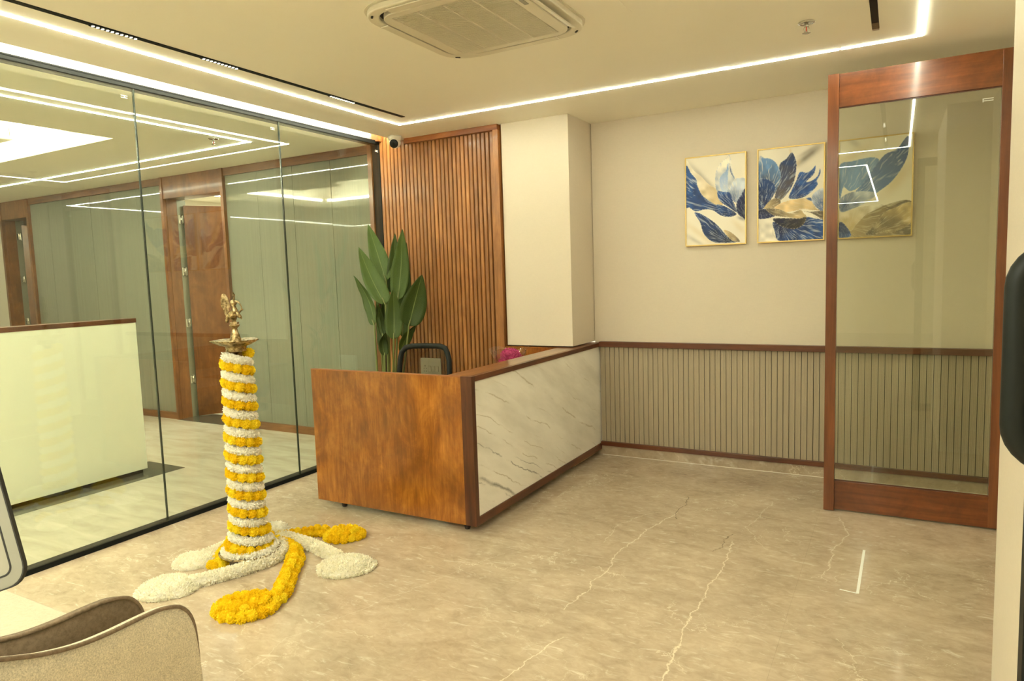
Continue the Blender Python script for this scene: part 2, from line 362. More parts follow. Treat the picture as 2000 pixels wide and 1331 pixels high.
# ------------------------------------------------------------------ geometry helpers
class MB:
    def __init__(s): s.v = []; s.f = []; s.mi = []; s.sm = []

    def add(s, vs, fs, mi=0, smooth=False):
        o = len(s.v); s.v += [tuple(v) for v in vs]
        for f in fs: s.f.append(tuple(i + o for i in f)); s.mi.append(mi); s.sm.append(smooth)
        return s

    def box(s, x0, x1, y0, y1, z0, z1, mi=0):
        v = [(x, y, z) for x in (x0, x1) for y in (y0, y1) for z in (z0, z1)]
        return s.add(v, [(0, 1, 3, 2), (4, 6, 7, 5), (0, 4, 5, 1), (2, 3, 7, 6), (0, 2, 6, 4), (1, 5, 7, 3)], mi)

    def tube(s, pts, r, n=8, mi=0, closed=False, caps=True):
        pts = [Vector(p) for p in pts]; m = len(pts); rings = []
        rr = r if isinstance(r, (list, tuple)) else [r] * m
        up = None; vs = []
        for i, p in enumerate(pts):
            a = pts[(i - 1) % m] if (i > 0 or closed) else p; b = pts[(i + 1) % m] if (i < m - 1 or closed) else p
            t = (b - a).normalized()
            if up is None: up = t.orthogonal().normalized()
            up = (up - t * up.dot(t)).normalized(); w = t.cross(up)
            for k in range(n):
                an = 2 * PI * k / n; vs.append(p + (up * math.cos(an) + w * math.sin(an)) * rr[i])
        fs = []
        for i in range(m if closed else m - 1):
            j = (i + 1) % m
            for k in range(n): fs.append((i * n + k, i * n + (k + 1) % n, j * n + (k + 1) % n, j * n + k))
        if caps and not closed: fs.append(tuple(range(n))[::-1]); fs.append(tuple((m - 1) * n + k for k in range(n)))
        return s.add(vs, fs, mi, True)

    def lathe(s, prof, n=32, mi=0, cx=0, cy=0, scal=None):
        vs = []
        for r, z in prof:
            for k in range(n):
                a = 2 * PI * k / n; q = r * (scal(a, r, z) if scal else 1)
                vs.append((cx + q * math.cos(a), cy + q * math.sin(a), z))
        fs = []
        for i in range(len(prof) - 1):
            for k in range(n): fs.append((i * n + k, i * n + (k + 1) % n, (i + 1) * n + (k + 1) % n, (i + 1) * n + k))
        fs.append(tuple(range(n))[::-1]); fs.append(tuple((len(prof) - 1) * n + k for k in range(n)))
        return s.add(vs, fs, mi, True)

    def prism(s, poly, axis, a, b, mi=0, smooth=False):
        """poly: 2-D outline; extruded along axis from a to b"""
        def P(u, v, w): return {'X': (w, u, v), 'Y': (u, w, v), 'Z': (u, v, w)}[axis]
        n = len(poly); vs = [P(u, v, a) for u, v in poly] + [P(u, v, b) for u, v in poly]
        fs = [tuple(range(n)), tuple(range(2 * n - 1, n - 1, -1))] + [(i, i + n, (i + 1) % n + n, (i + 1) % n) for i in range(n)]
        return s.add(vs, fs, mi, smooth)

    def ellip(s, c, r, n=14, mi=0, rot=None):
        vs = []; fs = []
        for i in range(n + 1):
            th = PI * i / n
            for k in range(n * 2):
                ph = PI * k / n; v = Vector((r[0] * math.sin(th) * math.cos(ph), r[1] * math.sin(th) * math.sin(ph), r[2] * math.cos(th)))
                if rot: v = rot @ v
                vs.append(v + Vector(c))
        for i in range(n):
            for k in range(n * 2):
                a = i * 2 * n + k; b = i * 2 * n + (k + 1) % (2 * n); fs.append((a, a + 2 * n, b + 2 * n, b))
        return s.add(vs, fs, mi, True)

    def build(s, name, mats, parent=None, bevel=0, kind=None, loc=None):
        me = bpy.data.meshes.new(name); me.from_pydata(s.v, [], s.f)
        if not isinstance(mats, (list, tuple)): mats = [mats]
        for m_ in mats: me.materials.append(m_)
        me.polygons.foreach_set('material_index', s.mi); me.polygons.foreach_set('use_smooth', s.sm)
        bm = bmesh.new(); bm.from_mesh(me)
        if len(bm.verts) < 60000: bmesh.ops.remove_doubles(bm, verts=bm.verts, dist=1e-6)
        bmesh.ops.recalc_face_normals(bm, faces=bm.faces); bm.to_mesh(me); bm.free(); me.update()
        o = bpy.data.objects.new(name, me); COL.objects.link(o)
        if parent: o.parent = parent
        if loc: o.location = loc
        if bevel:
            b = o.modifiers.new('bevel', 'BEVEL'); b.width = bevel; b.segments = 2; b.limit_method = 'ANGLE'; b.angle_limit = .6
        if kind: o['kind'] = kind
        return o


def tag(o, label, cat, group=None):
    o['label'] = label; o['category'] = cat
    if group: o['group'] = group
    return o


def empty(name, loc=(0, 0, 0), rz=0, label=None, cat=None, group=None, kind=None):
    o = bpy.data.objects.new(name, None); COL.objects.link(o); o.location = loc; o.rotation_euler = (0, 0, rz); o.empty_display_size = .1
    if label: tag(o, label, cat, group)
    if kind: o['kind'] = kind
    return o


def inst(src, name, loc, rot=(0, 0, 0), scale=(1, 1, 1), parent=None):
    o = bpy.data.objects.new(name, src if isinstance(src, bpy.types.Mesh) else src.data); COL.objects.link(o)
    o.location = loc; o.rotation_euler = rot; o.scale = scale
    if parent: o.parent = parent
    return o


def B(name, mat, x0, x1, y0, y1, z0, z1, parent=None, bevel=0, kind=None):
    return MB().box(x0, x1, y0, y1, z0, z1).build(name, mat, parent, bevel, kind)


ZC = 2.78      # ceiling
XG = -4.17     # glass partition
YB = 5.40      # back wall
# ------------------------------------------------------------------ floor
fl = B('floor', M['gap'], -4.2, .9, -8, 5.5, -.12, -.012, kind='structure')
TX, TY = 1.25, 1.25
x0s = [-4.15 + TX * i for i in range(5)]
tilecache = {}
for i in range(4):
    for j in range(11):
        xa, xb = -4.15 + TX * i, min(-4.15 + TX * (i + 1), .62); ya, yb = 5.4 - TY * (j + 1), 5.4 - TY * j
        if yb < -8: continue
        ya = max(ya, -8)
        key = (round(xb - xa, 3), round(yb - ya, 3))
        if key not in tilecache:
            b = MB().box(.0002, key[0] - .0002, .0002, key[1] - .0002, -.012, 0)
            t = b.build('floor_tile', M['floor'], fl); tilecache[key] = t.data; t.location = (xa, ya, 0)
        else: inst(tilecache[key], 'floor_tile', (xa, ya, 0), parent=fl)
B('floor_office', M['floor2'], -13, -4.2, -4, 4.97, -.12, 0, kind='structure')
B('floor_room', M['floor2'], -13, -4.2, 4.97, 8, -.12, 0, kind='structure')
# white L-shaped mark on the floor
b = MB()
for p, q, w in (((-.128, 4.06), (-.135, 3.492), .0065), ((-.135, 3.492), (-.212, 3.503), .0035)):
    d = (Vector(q) - Vector(p)).normalized(); n_ = Vector((-d.y, d.x)) * w
    b.prism([(p[0] + n_.x, p[1] + n_.y), (q[0] + n_.x, q[1] + n_.y), (q[0] - n_.x, q[1] - n_.y), (p[0] - n_.x, p[1] - n_.y)], 'Z', 0, .001)
tag(b.build('floor_mark', M['etch']), 'thin white L-shaped mark on the marble floor near the glass door', 'mark')

# ------------------------------------------------------------------ walls
wb = B('wall_back', M['paper'], -2.23, 1.0, YB, YB + .15, 0, ZC, kind='structure')
wc = B('wall_column', M['paper'], -2.83, -2.235, 4.95, 5.55, .975, ZC, kind='structure')
B('wall_slatted', M['walnut_v'], -4.2, -2.83, 4.985, 5.1, 0, 3.05, kind='structure')
wr = B('wall_right', M['paper'], .62, .8, 2.85, YB, 0, ZC, kind='structure')
B('wall_entrance', M['paper'], .322, .8, 1.45, 2.85, 0, ZC, kind='structure')
B('wall_rear', M['paper_dark'], -4.3, .9, -8.1, -8, 0, ZC, kind='structure')
B('wall_side_rear', M['paper_dark'], .8, .9, -8, 1.45, 0, ZC, kind='structure')
# dado under the column: stained veneer
B('trim_column', M['burl'], -2.85, -2.24, 4.93, 5.4, .3, .965, kind='structure')
B('trim_plinth', M['floor'], -2.85, -2.24, 4.93, 5.4, 0, .3, kind='structure')
# ribbed wainscot
wain = empty('wainscot', (0, 0, 0), label='ribbed taupe wainscot panelling along the lower back wall between brown rails', cat='wall panelling')
P_ = .0415; strip = None; n_st = 0; x = -2.175
while x < .60:
    if strip is None:
        bb = MB().box(0, P_ - .004, -.012, 0, .12, .93); strip = bb.build('panel_strip', M['flute'], wain, bevel=.0012); strip.location = (x, 5.392, 0)
    else:
        o = inst(strip, 'panel_strip', (x, 5.392, 0), parent=wain)
    x += P_
B('backing', M['gap'], -2.178, .62, 5.391, 5.399, .1, .95, wain)
B('chair_rail', M['walnut_h'], -2.177, .62, 5.345, 5.399, .932, .975, wain, bevel=.002)
B('bottom_rail', M['walnut_h'], -2.177, .62, 5.355, 5.399, .085, .120, wain, bevel=.002)
B('baseboard_back', M['floor'], -2.24, .62, 5.383, 5.399, 0, .084, kind='structure')
B('trim_sealant', M['white_pl'], -2.17, .62, 5.377, 5.383, 0, .003, kind='structure')

# ------------------------------------------------------------------ ceiling
XCv = -3.89
cl = MB()
cl.box(XCv, 1.0, -8, 5.5, ZC, ZC + .12)
ceil = cl.build('ceiling', M['ceil'], kind='structure')
cv = MB(); cv.box(XG - .03, XCv + .02, -8, 5.1, 3.02, 3.08); cv.box(XCv, XCv + .02, -8, 5.0, ZC + .12, 3.02)
cv.build('trim_cove', M['fascia'], kind='structure')
B('trim_fascia', M['fascia'], XG - .05, XG - .012, -8, 4.985, 2.80, 3.02, kind='structure')
c2 = MB()   # office ceiling with the tray opening
tx0, tx1, ty0, ty1 = -8.4, -5.65, 1.3, 3.45
c2.box(tx1, XG - .05, -4, 5.3, ZC, ZC + .1); c2.box(-13, tx0, -4, 5.3, ZC, ZC + .1)
c2.box(tx0, tx1, ty1, 5.3, ZC, ZC + .1); c2.box(tx0, tx1, -4, ty0, ZC, ZC + .1)
c2.build('ceiling_office', M['ceil'], kind='structure')
tr = MB(); tr.box(tx0 - .25, tx1 + .25, ty0 - .25, ty1 + .25, 3.2, 3.26)
for a in ((tx0 - .27, tx0 - .25, ty0 - .25, ty1 + .25), (tx1 + .25, tx1 + .27, ty0 - .25, ty1 + .25), (tx0 - .25, tx1 + .25, ty0 - .27, ty0 - .25), (tx0 - .25, tx1 + .25, ty1 + .25, ty1 + .27)):
    tr.box(*a, ZC + .1, 3.22)
tr.box(tx1, tx1 + .015, ty0, ty1, ZC + .1, ZC + .16); tr.box(tx0, tx1, ty1, ty1 + .015, ZC + .1, ZC + .16)
tr.build('ceiling_tray', M['fascia'], kind='structure')
B('ceiling_room', M['ceil'], -13, -4.2, 5.3, 8, ZC, ZC + .1, kind='structure')


def strips(name, label, group, rects, mat, z=ZC, gaps=()):
    for (x0, x1, y0, y1), lb in rects:
        cx, cy = (x0 + x1) / 2, (y0 + y1) / 2
        tag(MB().box(x0 - cx, x1 - cx, y0 - cy, y1 - cy, -.004, .004).build(name, mat, loc=(cx, cy, z)), lb, 'light', group)
hw = .0075
strips('led_strip', '', 'ceiling light strips of the lobby', [
    ((-3.485 - hw, -3.485 + hw, .83, 4.47), 'long lit LED strip in the lobby ceiling running alongside the glass partition'),
    ((-3.485 - hw, -.315, 4.47 - hw, 4.47 + hw), 'long lit LED strip in the lobby ceiling parallel to the back wall'),
    ((-.30, .09 + hw, 4.47 - hw, 4.47 + hw), 'short piece of lit LED strip near the top of the open glass door'),
    ((.09 - hw, .09 + hw, .83, 4.46), 'lit LED strip at the right edge of the ceiling, beside the black track end'),
    ((-3.485 + hw, .09 - hw, .82 - hw, .82 + hw), 'lit LED strip closing the ceiling rectangle above the camera')], M['led'])
strips('led_strip', '', 'ceiling light strips of the entrance behind', [
    ((-.353 - hw, -.353 + hw, -6.03, -.35), 'LED strip of the entrance ceiling, right side'),
    ((-3.4 - hw, -3.4 + hw, -6.03, -.35), 'LED strip of the entrance ceiling, left side'),
    ((-3.4, -.353, -.36 - hw, -.36 + hw), 'LED strip of the entrance ceiling, nearer cross piece'),
    ((-3.4, -.353, -6.03 - hw, -6.03 + hw), 'LED strip of the entrance ceiling, farther cross piece')], M['led'])
strips('led_strip', '', 'ceiling light strips of the office', [
    ((-4.92 - hw * .8, -4.92 + hw * .8, -1.8, 4.22), 'lit LED strip in the office ceiling running just behind the glass partition'),
    ((-10.6, -4.92 - hw, 4.205 - hw * .8, 4.205 + hw * .8), 'lit LED strip in the office ceiling parallel to the green panelled wall'),
    ((-10.6, -4.88, -1.8 - hw, -1.8 + hw), 'LED strip at the far near-side edge of the office ceiling'),
    ((-10.6 - hw, -10.6 + hw, -1.8, 4.27), 'LED strip at the far left edge of the office ceiling')], M['led2'])
for k, (px_, py_, lb) in enumerate(((-2.9, -1.0, 'added square fill light panel above the entrance, nearer the glass partition'), (-1.6, -1.0, 'added square fill light panel above the entrance, farther from the glass partition'))):
    t = empty('glow_panel', (px_, py_, ZC), label=lb, cat='light', group='added fill light panels above the entrance')
    MB().box(-.3, .3, -.3, .3, -.012, -.001).build('diffuser', M['panel'], t)  # unseen panels, added to brighten the floor and ceiling near the camera
# cove tubes: they light the fascia above the glass, and the office tray
t = empty('cove_light', (XCv + .035, 0, 2.93), label='hidden LED cove light washing the white fascia above the glass partition', cat='light')
MB().box(-.045, -.016, -7.9, 4.95, -.02, 0).build('diffuser', M['cove'], t)
t = empty('cove_light', ((tx0 + tx1) / 2, (ty0 + ty1) / 2, ZC + .12), label='LED cove light hidden around the raised office ceiling tray', cat='light')
hx, hy = (tx1 - tx0) / 2, (ty1 - ty0) / 2
b = MB(); b.box(hx + .06, hx + .09, -hy, hy, 0, .03); b.box(-hx - .09, -hx - .06, -hy, hy, 0, .03); b.box(-hx, hx, hy + .06, hy + .09, 0, .03); b.box(-hx, hx, -hy - .09, -hy - .06, 0, .03)
b.build('diffuser', M['cove'], t)

# ------------------------------------------------------------------ black recessed tracks
def track(name, label, x, y0, y1, mods, group, w=.017):
    t = empty(name, (x, (y0 + y1) / 2, ZC), label=label, cat='track light', group=group)
    c = (y0 + y1) / 2
    MB().box(-w, w, y0 - c, y1 - c, -.003, .012).build('channel', M['black'], t)
    for k, (a, b_) in enumerate(mods):
        md = MB().box(-w + .002, w - .002, a - c, b_ - c, -.007, -.003).build('spot_module', M['black_soft'], t)
        n = 10
        lens = MB()
        for i in range(n):
            yy = a - c + (i + .5) * (b_ - a) / n; h = (b_ - a) / n * .30
            lens.add([(0, yy - h, -.0085), (w * .7, yy, -.0085), (0, yy + h, -.0085), (-w * .7, yy, -.0085), (0, yy, -.0072)], [(0, 1, 4), (1, 2, 4), (2, 3, 4), (3, 0, 4), (0, 3, 2, 1)])
        lens.build('lens_row', [M['chip']], md)
    return t
track('light_track', 'black recessed track with small sparkling spot modules along the left of the lobby ceiling', -3.297, 1.1, 4.28, [(1.2, 1.42), (1.95, 2.18), (2.54, 2.775), (3.50, 3.74)], 'recessed ceiling tracks')
t = track('light_track', 'short end of a black recessed track at the top right of the ceiling', -.12, 1.0, 4.20, [(1.4, 1.62), (2.2, 2.42)], 'recessed ceiling tracks')
MB().box(-.016, .016, 4.10 - 2.6, 4.20 - 2.6, -.0045, -.003).build('end_cover', M['brown_lea'], t)
MB().box(-.016, .016, 4.20 - 2.6, 4.225 - 2.6, -.0045, .003).build('end_clip', M['steel'], t)

# ------------------------------------------------------------------ glass partition
gp = empty('glass_partition', (XG, 0, 0), label='full height frameless glass partition with thin black frame along the left of the lobby', cat='glass partition')
GX = .052   # the panes sit at the front of their channel
ys = [-7.9, -5.37, -4.22, -3.07, -1.92, -.77, .385, 1.525, 2.662, 3.802, 4.985]
for i in range(len(ys) - 1):
    a, b_ = ys[i] + .0025, ys[i + 1] - .0025
    o = MB().box(GX - .006, GX + .006, a, b_, .03, 2.768).build('glass_pane', M['glass'], gp)
    if i >= 4: MB().box(GX + .0062, GX + .0072, b_ - .08, b_ - .04, 2.70, 2.703).box(GX + .0062, GX + .0072, b_ - .08, b_ - .04, 2.712, 2.715).box(GX + .0062, GX + .0072, b_ - .06, b_ - .056, 2.703, 2.712).build('etched_mark', M['etch'], o)
for y in ys[1:-1]: MB().box(GX - .0065, GX + .0065, y - .0035, y + .0035, .03, 2.768).build('joint', M['glass_edge'], gp)
MB().box(-.022, .064, -7.9, 4.985, 2.768, 2.80).box(.064, .067, -7.9, 4.985, 2.79, 2.8).build('top_frame', M['black'], gp, bevel=.002)
MB().box(-.02, .06, -7.9, 4.985, 0, .03).build('bottom_frame', M['black'], gp, bevel=.002)
MB().box(-.022, .062, 4.955, 4.985, .03, 2.768).build('end_frame', M['black'], gp)

# ------------------------------------------------------------------ slatted teak wall
sw = empty('slat_wall', (0, 0, 0), label='vertical teak slat wall panel from ceiling behind the reception desk', cat='wall panelling')
sl = None; i = 0; x = -4.135
prof = [(-.0180, 0), (-.0165, -.018), (-.0130, -.024), (.0130, -.024), (.0165, -.018), (.0180, 0)]
while x < -2.905:
    tall = x < XCv
    top = 3.01 if tall else (2.775 if x < -3.83 else 2.735)
    if sl is None or abs(sl['top'] - top) > 1e-4:
        sl = MB().prism(prof, 'Z', .0, top).build('slat', M['teak'], sw); sl['top'] = top; sl.location = (x, 4.984, 0)
    else:
        o = inst(sl, 'slat', (x, 4.984, 0), parent=sw)
    x += .0415
B('top_frame', M['teak_h'], -3.80, -2.85, 4.92, 4.984, 2.735, 2.78, sw, bevel=.002)
B('side_frame', M['teak'], -2.895, -2.845, 4.92, 4.984, 0, 2.735, sw, bevel=.002)
B('corner_block', M['teak_h'], -4.145, -4.075, 4.90, 4.984, 2.79, 2.86, sw, bevel=.001)

# ------------------------------------------------------------------ office behind the glass
ow = MB()
D1 = (-7.26, -6.28); D2 = (-10.85, -10.19)
for a, b_ in ((-6.28, -4.2), (-10.19, -7.26), (-13, -10.85)): ow.box(a, b_, 4.985, 5.14, 0, ZC)
for a, b_ in (D1, D2): ow.box(a, b_, 4.985, 5.14, 2.56, ZC)
owo = ow.build('wall_office_back', M['paper_dark'], kind='structure')
def panels(x0, x1, xs):
    for i, (a, b_) in enumerate(zip(xs[:-1], xs[1:])):
        cx = (a + b_) / 2; w = (b_ - a) / 2 - .0012
        o = MB().box(-w, w, -.008, 0, .08, 2.70).build('glass_panel', M['sage'], owo)
        o.location = (cx, 4.983 - .0001, 0); o.rotation_euler = (random.uniform(-.0012, .0012), 0, random.uniform(-.004, .004))
    MB().box(x0, x1, 4.955, 4.984, 0, .08).build('bottom_trim', M['office_trim'], owo)
    MB().box(x0, x1, 4.955, 4.984, 2.70, 2.78).build('top_trim', M['office_trim'], owo)
panels(-6.24, -4.2, [-6.24, -5.75, -5.24, -4.735, -4.24]); panels(-10.15, -7.30, [-10.15, -9.71, -9.22, -8.75, -8.29, -7.80, -7.30])
MB().box(-4.24, -4.195, 4.94, 4.984, 0, 2.78).build('end_trim', M['office_wood'], owo)
JY = .15
for n_, (a, b_), dd in ((1, D1, 1), (2, D2, 2)):
    dr = empty('door_%d' % n_, (a, 4.96, 0), kind='structure')
    w = b_ - a
    f = MB(); f.box(w, w + .045, -.02, .20, 0, 2.78); f.box(-.045, 0, -.02, .02, 0, 2.78); f.build('door_frame', M['office_wood'], dr)
    MB().box(-.002, .004, .02, JY, 0, 2.54).build('door_jamb', M['office_wood'], dr)
    MB().box(0, w, -.012, .20, 2.54, 2.78).build('door_header', M['office_wood'], dr)
    MB().box(-.06, .006, JY, JY + .11, 0, 2.54).build('hinge_jamb', M['jamb_grey'], dr)
    for z in (2.32, 1.72, 1.12, .45):
        hg = MB(); hg.tube([(.016, JY + .045, z - .05), (.016, JY + .045, z + .05)], .009, 8); hg.box(.006, .010, JY + .005, JY + .045, z - .045, z + .045); hg.box(.010, .04, JY + .04, JY + .044, z - .045, z + .045)
        for dz in (-.03, 0, .03): hg.ellip((.011, JY + .02, z + dz), (.003, .005, .005), 4)
        hg.build('hinge', M['chrome'], dr)
    lf = MB().box(0, .95, -.02, .02, .01, 2.48).build('door_leaf', M['office_wood'], dr, bevel=.002)
    lf.location = (.022, JY + .068, 0); lf.rotation_euler = (0, 0, math.radians(57 if n_ == 1 else 60))
    MB().box(0, w, -.02, .35, 0, .006).build('threshold', M['dark_marble'], dr)
rm = MB(); rm.box(-13, -4.2, 8, 8.1, 0, ZC); rm.box(-9.0, -8.9, 5.14, 8, 0, ZC); rm.box(-5.3, -5.2, 5.14, 8, 0, ZC)
rm.build('wall_room', M['paper_dark'], kind='structure')
t = empty('ceiling_panel_light', (-7.1, 6.2, ZC), label='bright white ceiling panel seen above the half open brown office door', cat='light')
MB().box(-1.1, 1.1, -.75, .8, -.012, .0).build('diffuser', M['glow_panel'], t); MB().box(-.02, .02, -.75, .8, -.02, -.012).build('divider', M['gap'], t)
B('wall_office_left', M['paper_dark'], -13.1, -13, -4, 8, 0, ZC, kind='structure')
B('wall_office_near', M['paper_dark'], -13, -4.3, -4.1, -4, 0, ZC, kind='structure')
# counters in the office
def counter(x0, x1, y0, y1, z, label, plinth=True):
    t = empty('reception_counter', (x0, y0, 0), label=label, cat='counter')
    w, d = x1 - x0, y1 - y0
    MB().box(0, w, 0, d, .035, z - .035).build('front_panel', M['frosted'], t, bevel=.001)
    MB().box(-.01, w + .004, -.004, d + .004, z - .035, z).build('counter_top', M['walnut_y'], t, bevel=.001)
    MB().box(.03, w - .02, .02, d - .03, 0, .035).build('plinth', M['black'], t)
    return t
counter(-5.62, -5.475, -1.2, 3.40, 1.30, 'tall cream counter wall with brown top standing behind the glass partition')
counter(-8.35, -8.2, -1.2, 3.15, 1.30, 'second cream counter with brown top farther back at the left edge')
tag(B('floor_inlay', M['dark_marble'], -5.80, -5.30, -3.9, 3.62, .0, .002), 'dark stone strip inlaid in the office floor around the cream counter', 'floor inlay')
# office air conditioner in the tray
ac = empty('air_conditioner', (-7.35, 2.9, 2.90), label='square white air conditioner cassette hung in the office ceiling tray behind the glass', cat='air conditioner')
b = MB(); b.box(-.42, .42, -.42, .42, 0, .03); b.box(-.38, .38, -.38, .38, .03, .26); b.build('housing', M['ac'], ac, bevel=.01)
b = MB()
for k in range(22): b.box(-.28, .28, -.29 + k * .0275, -.29 + k * .0275 + .012, -.004, .002)
for k in range(5): b.box(-.28 + k * .138, -.27 + k * .138, -.29, .30, -.006, .002)
b.build('grille', M['ac'], ac); B('filter', M['filter'], -.28, .28, -.29, .30, -.001, .0015, ac)
for sx in (-.4, .4):
    for sy in (-.4, .4): MB().tube([(sx, sy, .03), (sx, sy, .295)], .005, 6).build('hanger_rod', M['steel'], ac)


def sprinkler(x, y, label):
    t = empty('sprinkler', (x, y, ZC), label=label, cat='sprinkler', group='ceiling fire sprinklers')
    MB().lathe([(.040, -.001), (.041, -.006), (.030, -.010), (.028, -.008), (.014, -.008)], 28).build('escutcheon', M['chrome'], t)
    b = MB().lathe([(.009, -.006), (.009, -.022), (.006, -.024)], 12); b.tube([(.008, 0, -.02), (.013, 0, -.032), (.009, 0, -.044), (.002, 0, -.05)], .0022, 6)
    b.tube([(-.008, 0, -.02), (-.013, 0, -.032), (-.009, 0, -.044), (-.002, 0, -.05)], .0022, 6); b.build('frame_arms', M['chrome'], t)
    MB().tube([(0, 0, -.022), (0, 0, -.045)], .0028, 8).build('bulb', plain('red bulb', (.5, .05, .02, 1), .2) if 'red bulb' not in bpy.data.materials else bpy.data.materials['red bulb'], t)
    MB().lathe([(.004, -.048), (.018, -.052), (.018, -.055), (.003, -.056)], 16, scal=lambda a, r, z: 1 + (.12 * math.cos(12 * a) if r > .01 else 0)).build('deflector', M['chrome'], t)
sprinkler(-.423, 3.89, 'chrome fire sprinkler on the lobby ceiling left of the black track')
sprinkler(-5.03, 3.93, 'chrome fire sprinkler on the office ceiling, seen through the glass')

# ------------------------------------------------------------------ CCTV dome camera
t = empty('security_camera', (-3.80, 4.80, ZC), label='white dome security camera with black lens at the top left of the slat wall', cat='camera')
MB().lathe([(.001, 0), (.058, 0), (.060, -.012), (.056, -.030), (.046, -.040), (.001, -.041)], 32).build('base', M['white_pl'], t)
b = MB().ellip((0, 0, -.055), (.05, .05, .048), 14); b.build('ball_housing', M['white_pl'], t)
dv = Vector((.35, -.85, -.35)).normalized(); rt = dv.to_track_quat('Z', 'Y').to_matrix().to_4x4()
o = MB().lathe([(.036, .020), (.037, .046), (.034, .049), (.001, .050)], 28).build('lens_window', M['black_soft'], t); o.matrix_local = Matrix.Translation((0, 0, -.055)) @ rt
o2 = MB().lathe([(.012, .0505), (.012, .053), (.007, .054), (.001, .0535)], 20).build('lens', M['black'], o)

# ------------------------------------------------------------------ lobby AC cassette
def rrect(x0, x1, y0, y1, r, n=7):
    out = []
    for cx, cy, a0 in ((x1 - r, y1 - r, 0), (x0 + r, y1 - r, PI / 2), (x0 + r, y0 + r, PI), (x1 - r, y0 + r, 3 * PI / 2)):
        for k in range(n + 1): a = a0 + PI / 2 * k / n; out.append((cx + r * math.cos(a), cy + r * math.sin(a)))
    return out
acx, acy = -1.765, 2.905
ac = empty('air_conditioner', (acx, acy, ZC), label='white four way ceiling air conditioner with square louvred grille above the lobby', cat='air conditioner')
H = .425
def ring(outer, inner, z0, z1, mb, mi=0):
    n = len(outer); vs = [(x, y, z0) for x, y in outer] + [(x, y, z0) for x, y in inner] + [(x, y, z1) for x, y in outer] + [(x, y, z1) for x, y in inner]
    fs = []
    for i in range(n):
        j = (i + 1) % n
        fs += [(i, j, n + j, n + i), (2 * n + i, 3 * n + i, 3 * n + j, 2 * n + j), (i, 2 * n + i, 2 * n + j, j), (n + i, n + j, 3 * n + j, 3 * n + i)]
    mb.add(vs, fs, mi, False)
b = MB(); b.prism(rrect(-H, H, -H, H, .16), 'Z', -.004, .0); b.build('back_plate', M['ac'], ac)
b = MB(); ring(rrect(-H + .012, H - .012, -H + .012, H - .012, .15), rrect(-.365, .365, -.365, .365, .12), -.030, -.002, b); b.build('outer_rim', M['ac'], ac, bevel=.006)
B('slot_void', M['gap'], -.366, .366, -.366, .366, -.010, -.004, ac)
b = MB(); ring(rrect(-.345, .345, -.345, .345, .10), rrect(-.28, .28, -.298, .298, .004), -.036, -.008, b); b.build('face_frame', M['ac'], ac, bevel=.004)
for k in range(4):
    fo = MB(); fo.box(-.24, .24, -.022, .022, -.003, .003); o = fo.build('louver_flap', M['ac'], ac, bevel=.002)
    a = k * PI / 2; o.location = (.375 * math.cos(a), .375 * math.sin(a), -.034); o.rotation_euler = (0, 0, a + PI / 2)
    if k == 0: o.rotation_euler = (.45, 0, a + PI / 2); o.location.z = -.045
for k in range(4):
    a = k * PI / 2 + PI / 4
    MB().prism(rrect(-.014, .014, -.005, .005, .004, 3), 'Z', -.0325, -.030).build('corner_slot', M['gap'], ac).matrix_local = Matrix.Rotation(a + PI / 2, 4, 'Z') @ Matrix.Translation((0, -.50, 0))
gb = MB(); n = 54
for k in range(n):
    yy = -.295 + k * (.59 / n); gb.box(-.278, .278, yy, yy + .0046, -.036, -.028)
o = gb.build('grille', M['ac'], ac); o['kind'] = 'stuff'
gb = MB()
for k in (1, 2, 3): gb.box(-.28 + k * .14 - .004, -.28 + k * .14 + .004, -.295, .295, -.037, -.03)
gb.build('grille_bar', M['ac'], ac)
B('filter', M['filter'], -.28, .28, -.297, .297, -.018, -.012, ac)
MB().box(.305, .325, -.16, -.10, -.0375, -.036).build('badge', M['greyglass'], ac)
tag(MB().prism(rrect(-1.32, -1.12, 2.75, 3.27, .02), 'Z', ZC - .0025, ZC).build('access_panel', M['ceil'], bevel=.001), 'flat ceiling access panel beside the lobby air conditioner', 'ceiling panel')

# ------------------------------------------------------------------ reception desk
dk = empty('reception_desk', (-3.475, 3.36, 0), label='L shaped reception desk with stained burl wood front and white marble side', cat='desk')
def DB(name, mat, x0, x1, y0, y1, z0, z1, bevel=.001): return MB().box(x0 + 3.475, x1 + 3.475, y0 - 3.36, y1 - 3.36, z0, z1).build(name, mat, dk, bevel)
DB('front_panel', M['burl'], -3.475, -2.255, 3.36, 3.385, .05, .957)
DB('front_top_edge', M['teak_h'], -3.475, -2.255, 3.358, 3.39, .957, .963, .0005)
DB('corner_stile', M['walnut_v'], -2.255, -2.178, 3.36, 3.40, .05, .963)
DB('bottom_rail', M['walnut_y'], -2.23, -2.178, 3.40, 5.398, .05, .100)
DB('top_rail', M['walnut_y'], -2.20, -2.178, 3.40, 5.398, .930, .963)
DB('marble_panel', M['marble'], -2.215, -2.187, 3.40, 5.398, .10, .930, .0005)
DB('side_backing', M['walnut_y'], -2.36, -2.216, 3.40, 5.398, .10, .940)
DB('ledge', M['burl_top'], -2.365, -2.201, 3.386, 5.398, .942, .964)
DB('worktop', M['burl_top'], -3.46, -2.37, 3.39, 3.86, .72, .745)
DB('side_worktop', M['burl_top'], -2.90, -2.37, 3.86, 4.85, .72, .745)
for lx, ly in ((-3.30, 3.43), (-2.29, 3.43), (-2.29, 4.3), (-2.29, 5.2)):
    MB().lathe([(.016, 0), (.018, .004), (.025, .05)], 20, cx=lx + 3.475, cy=ly - 3.36).build('leg', M['legwood'], dk)

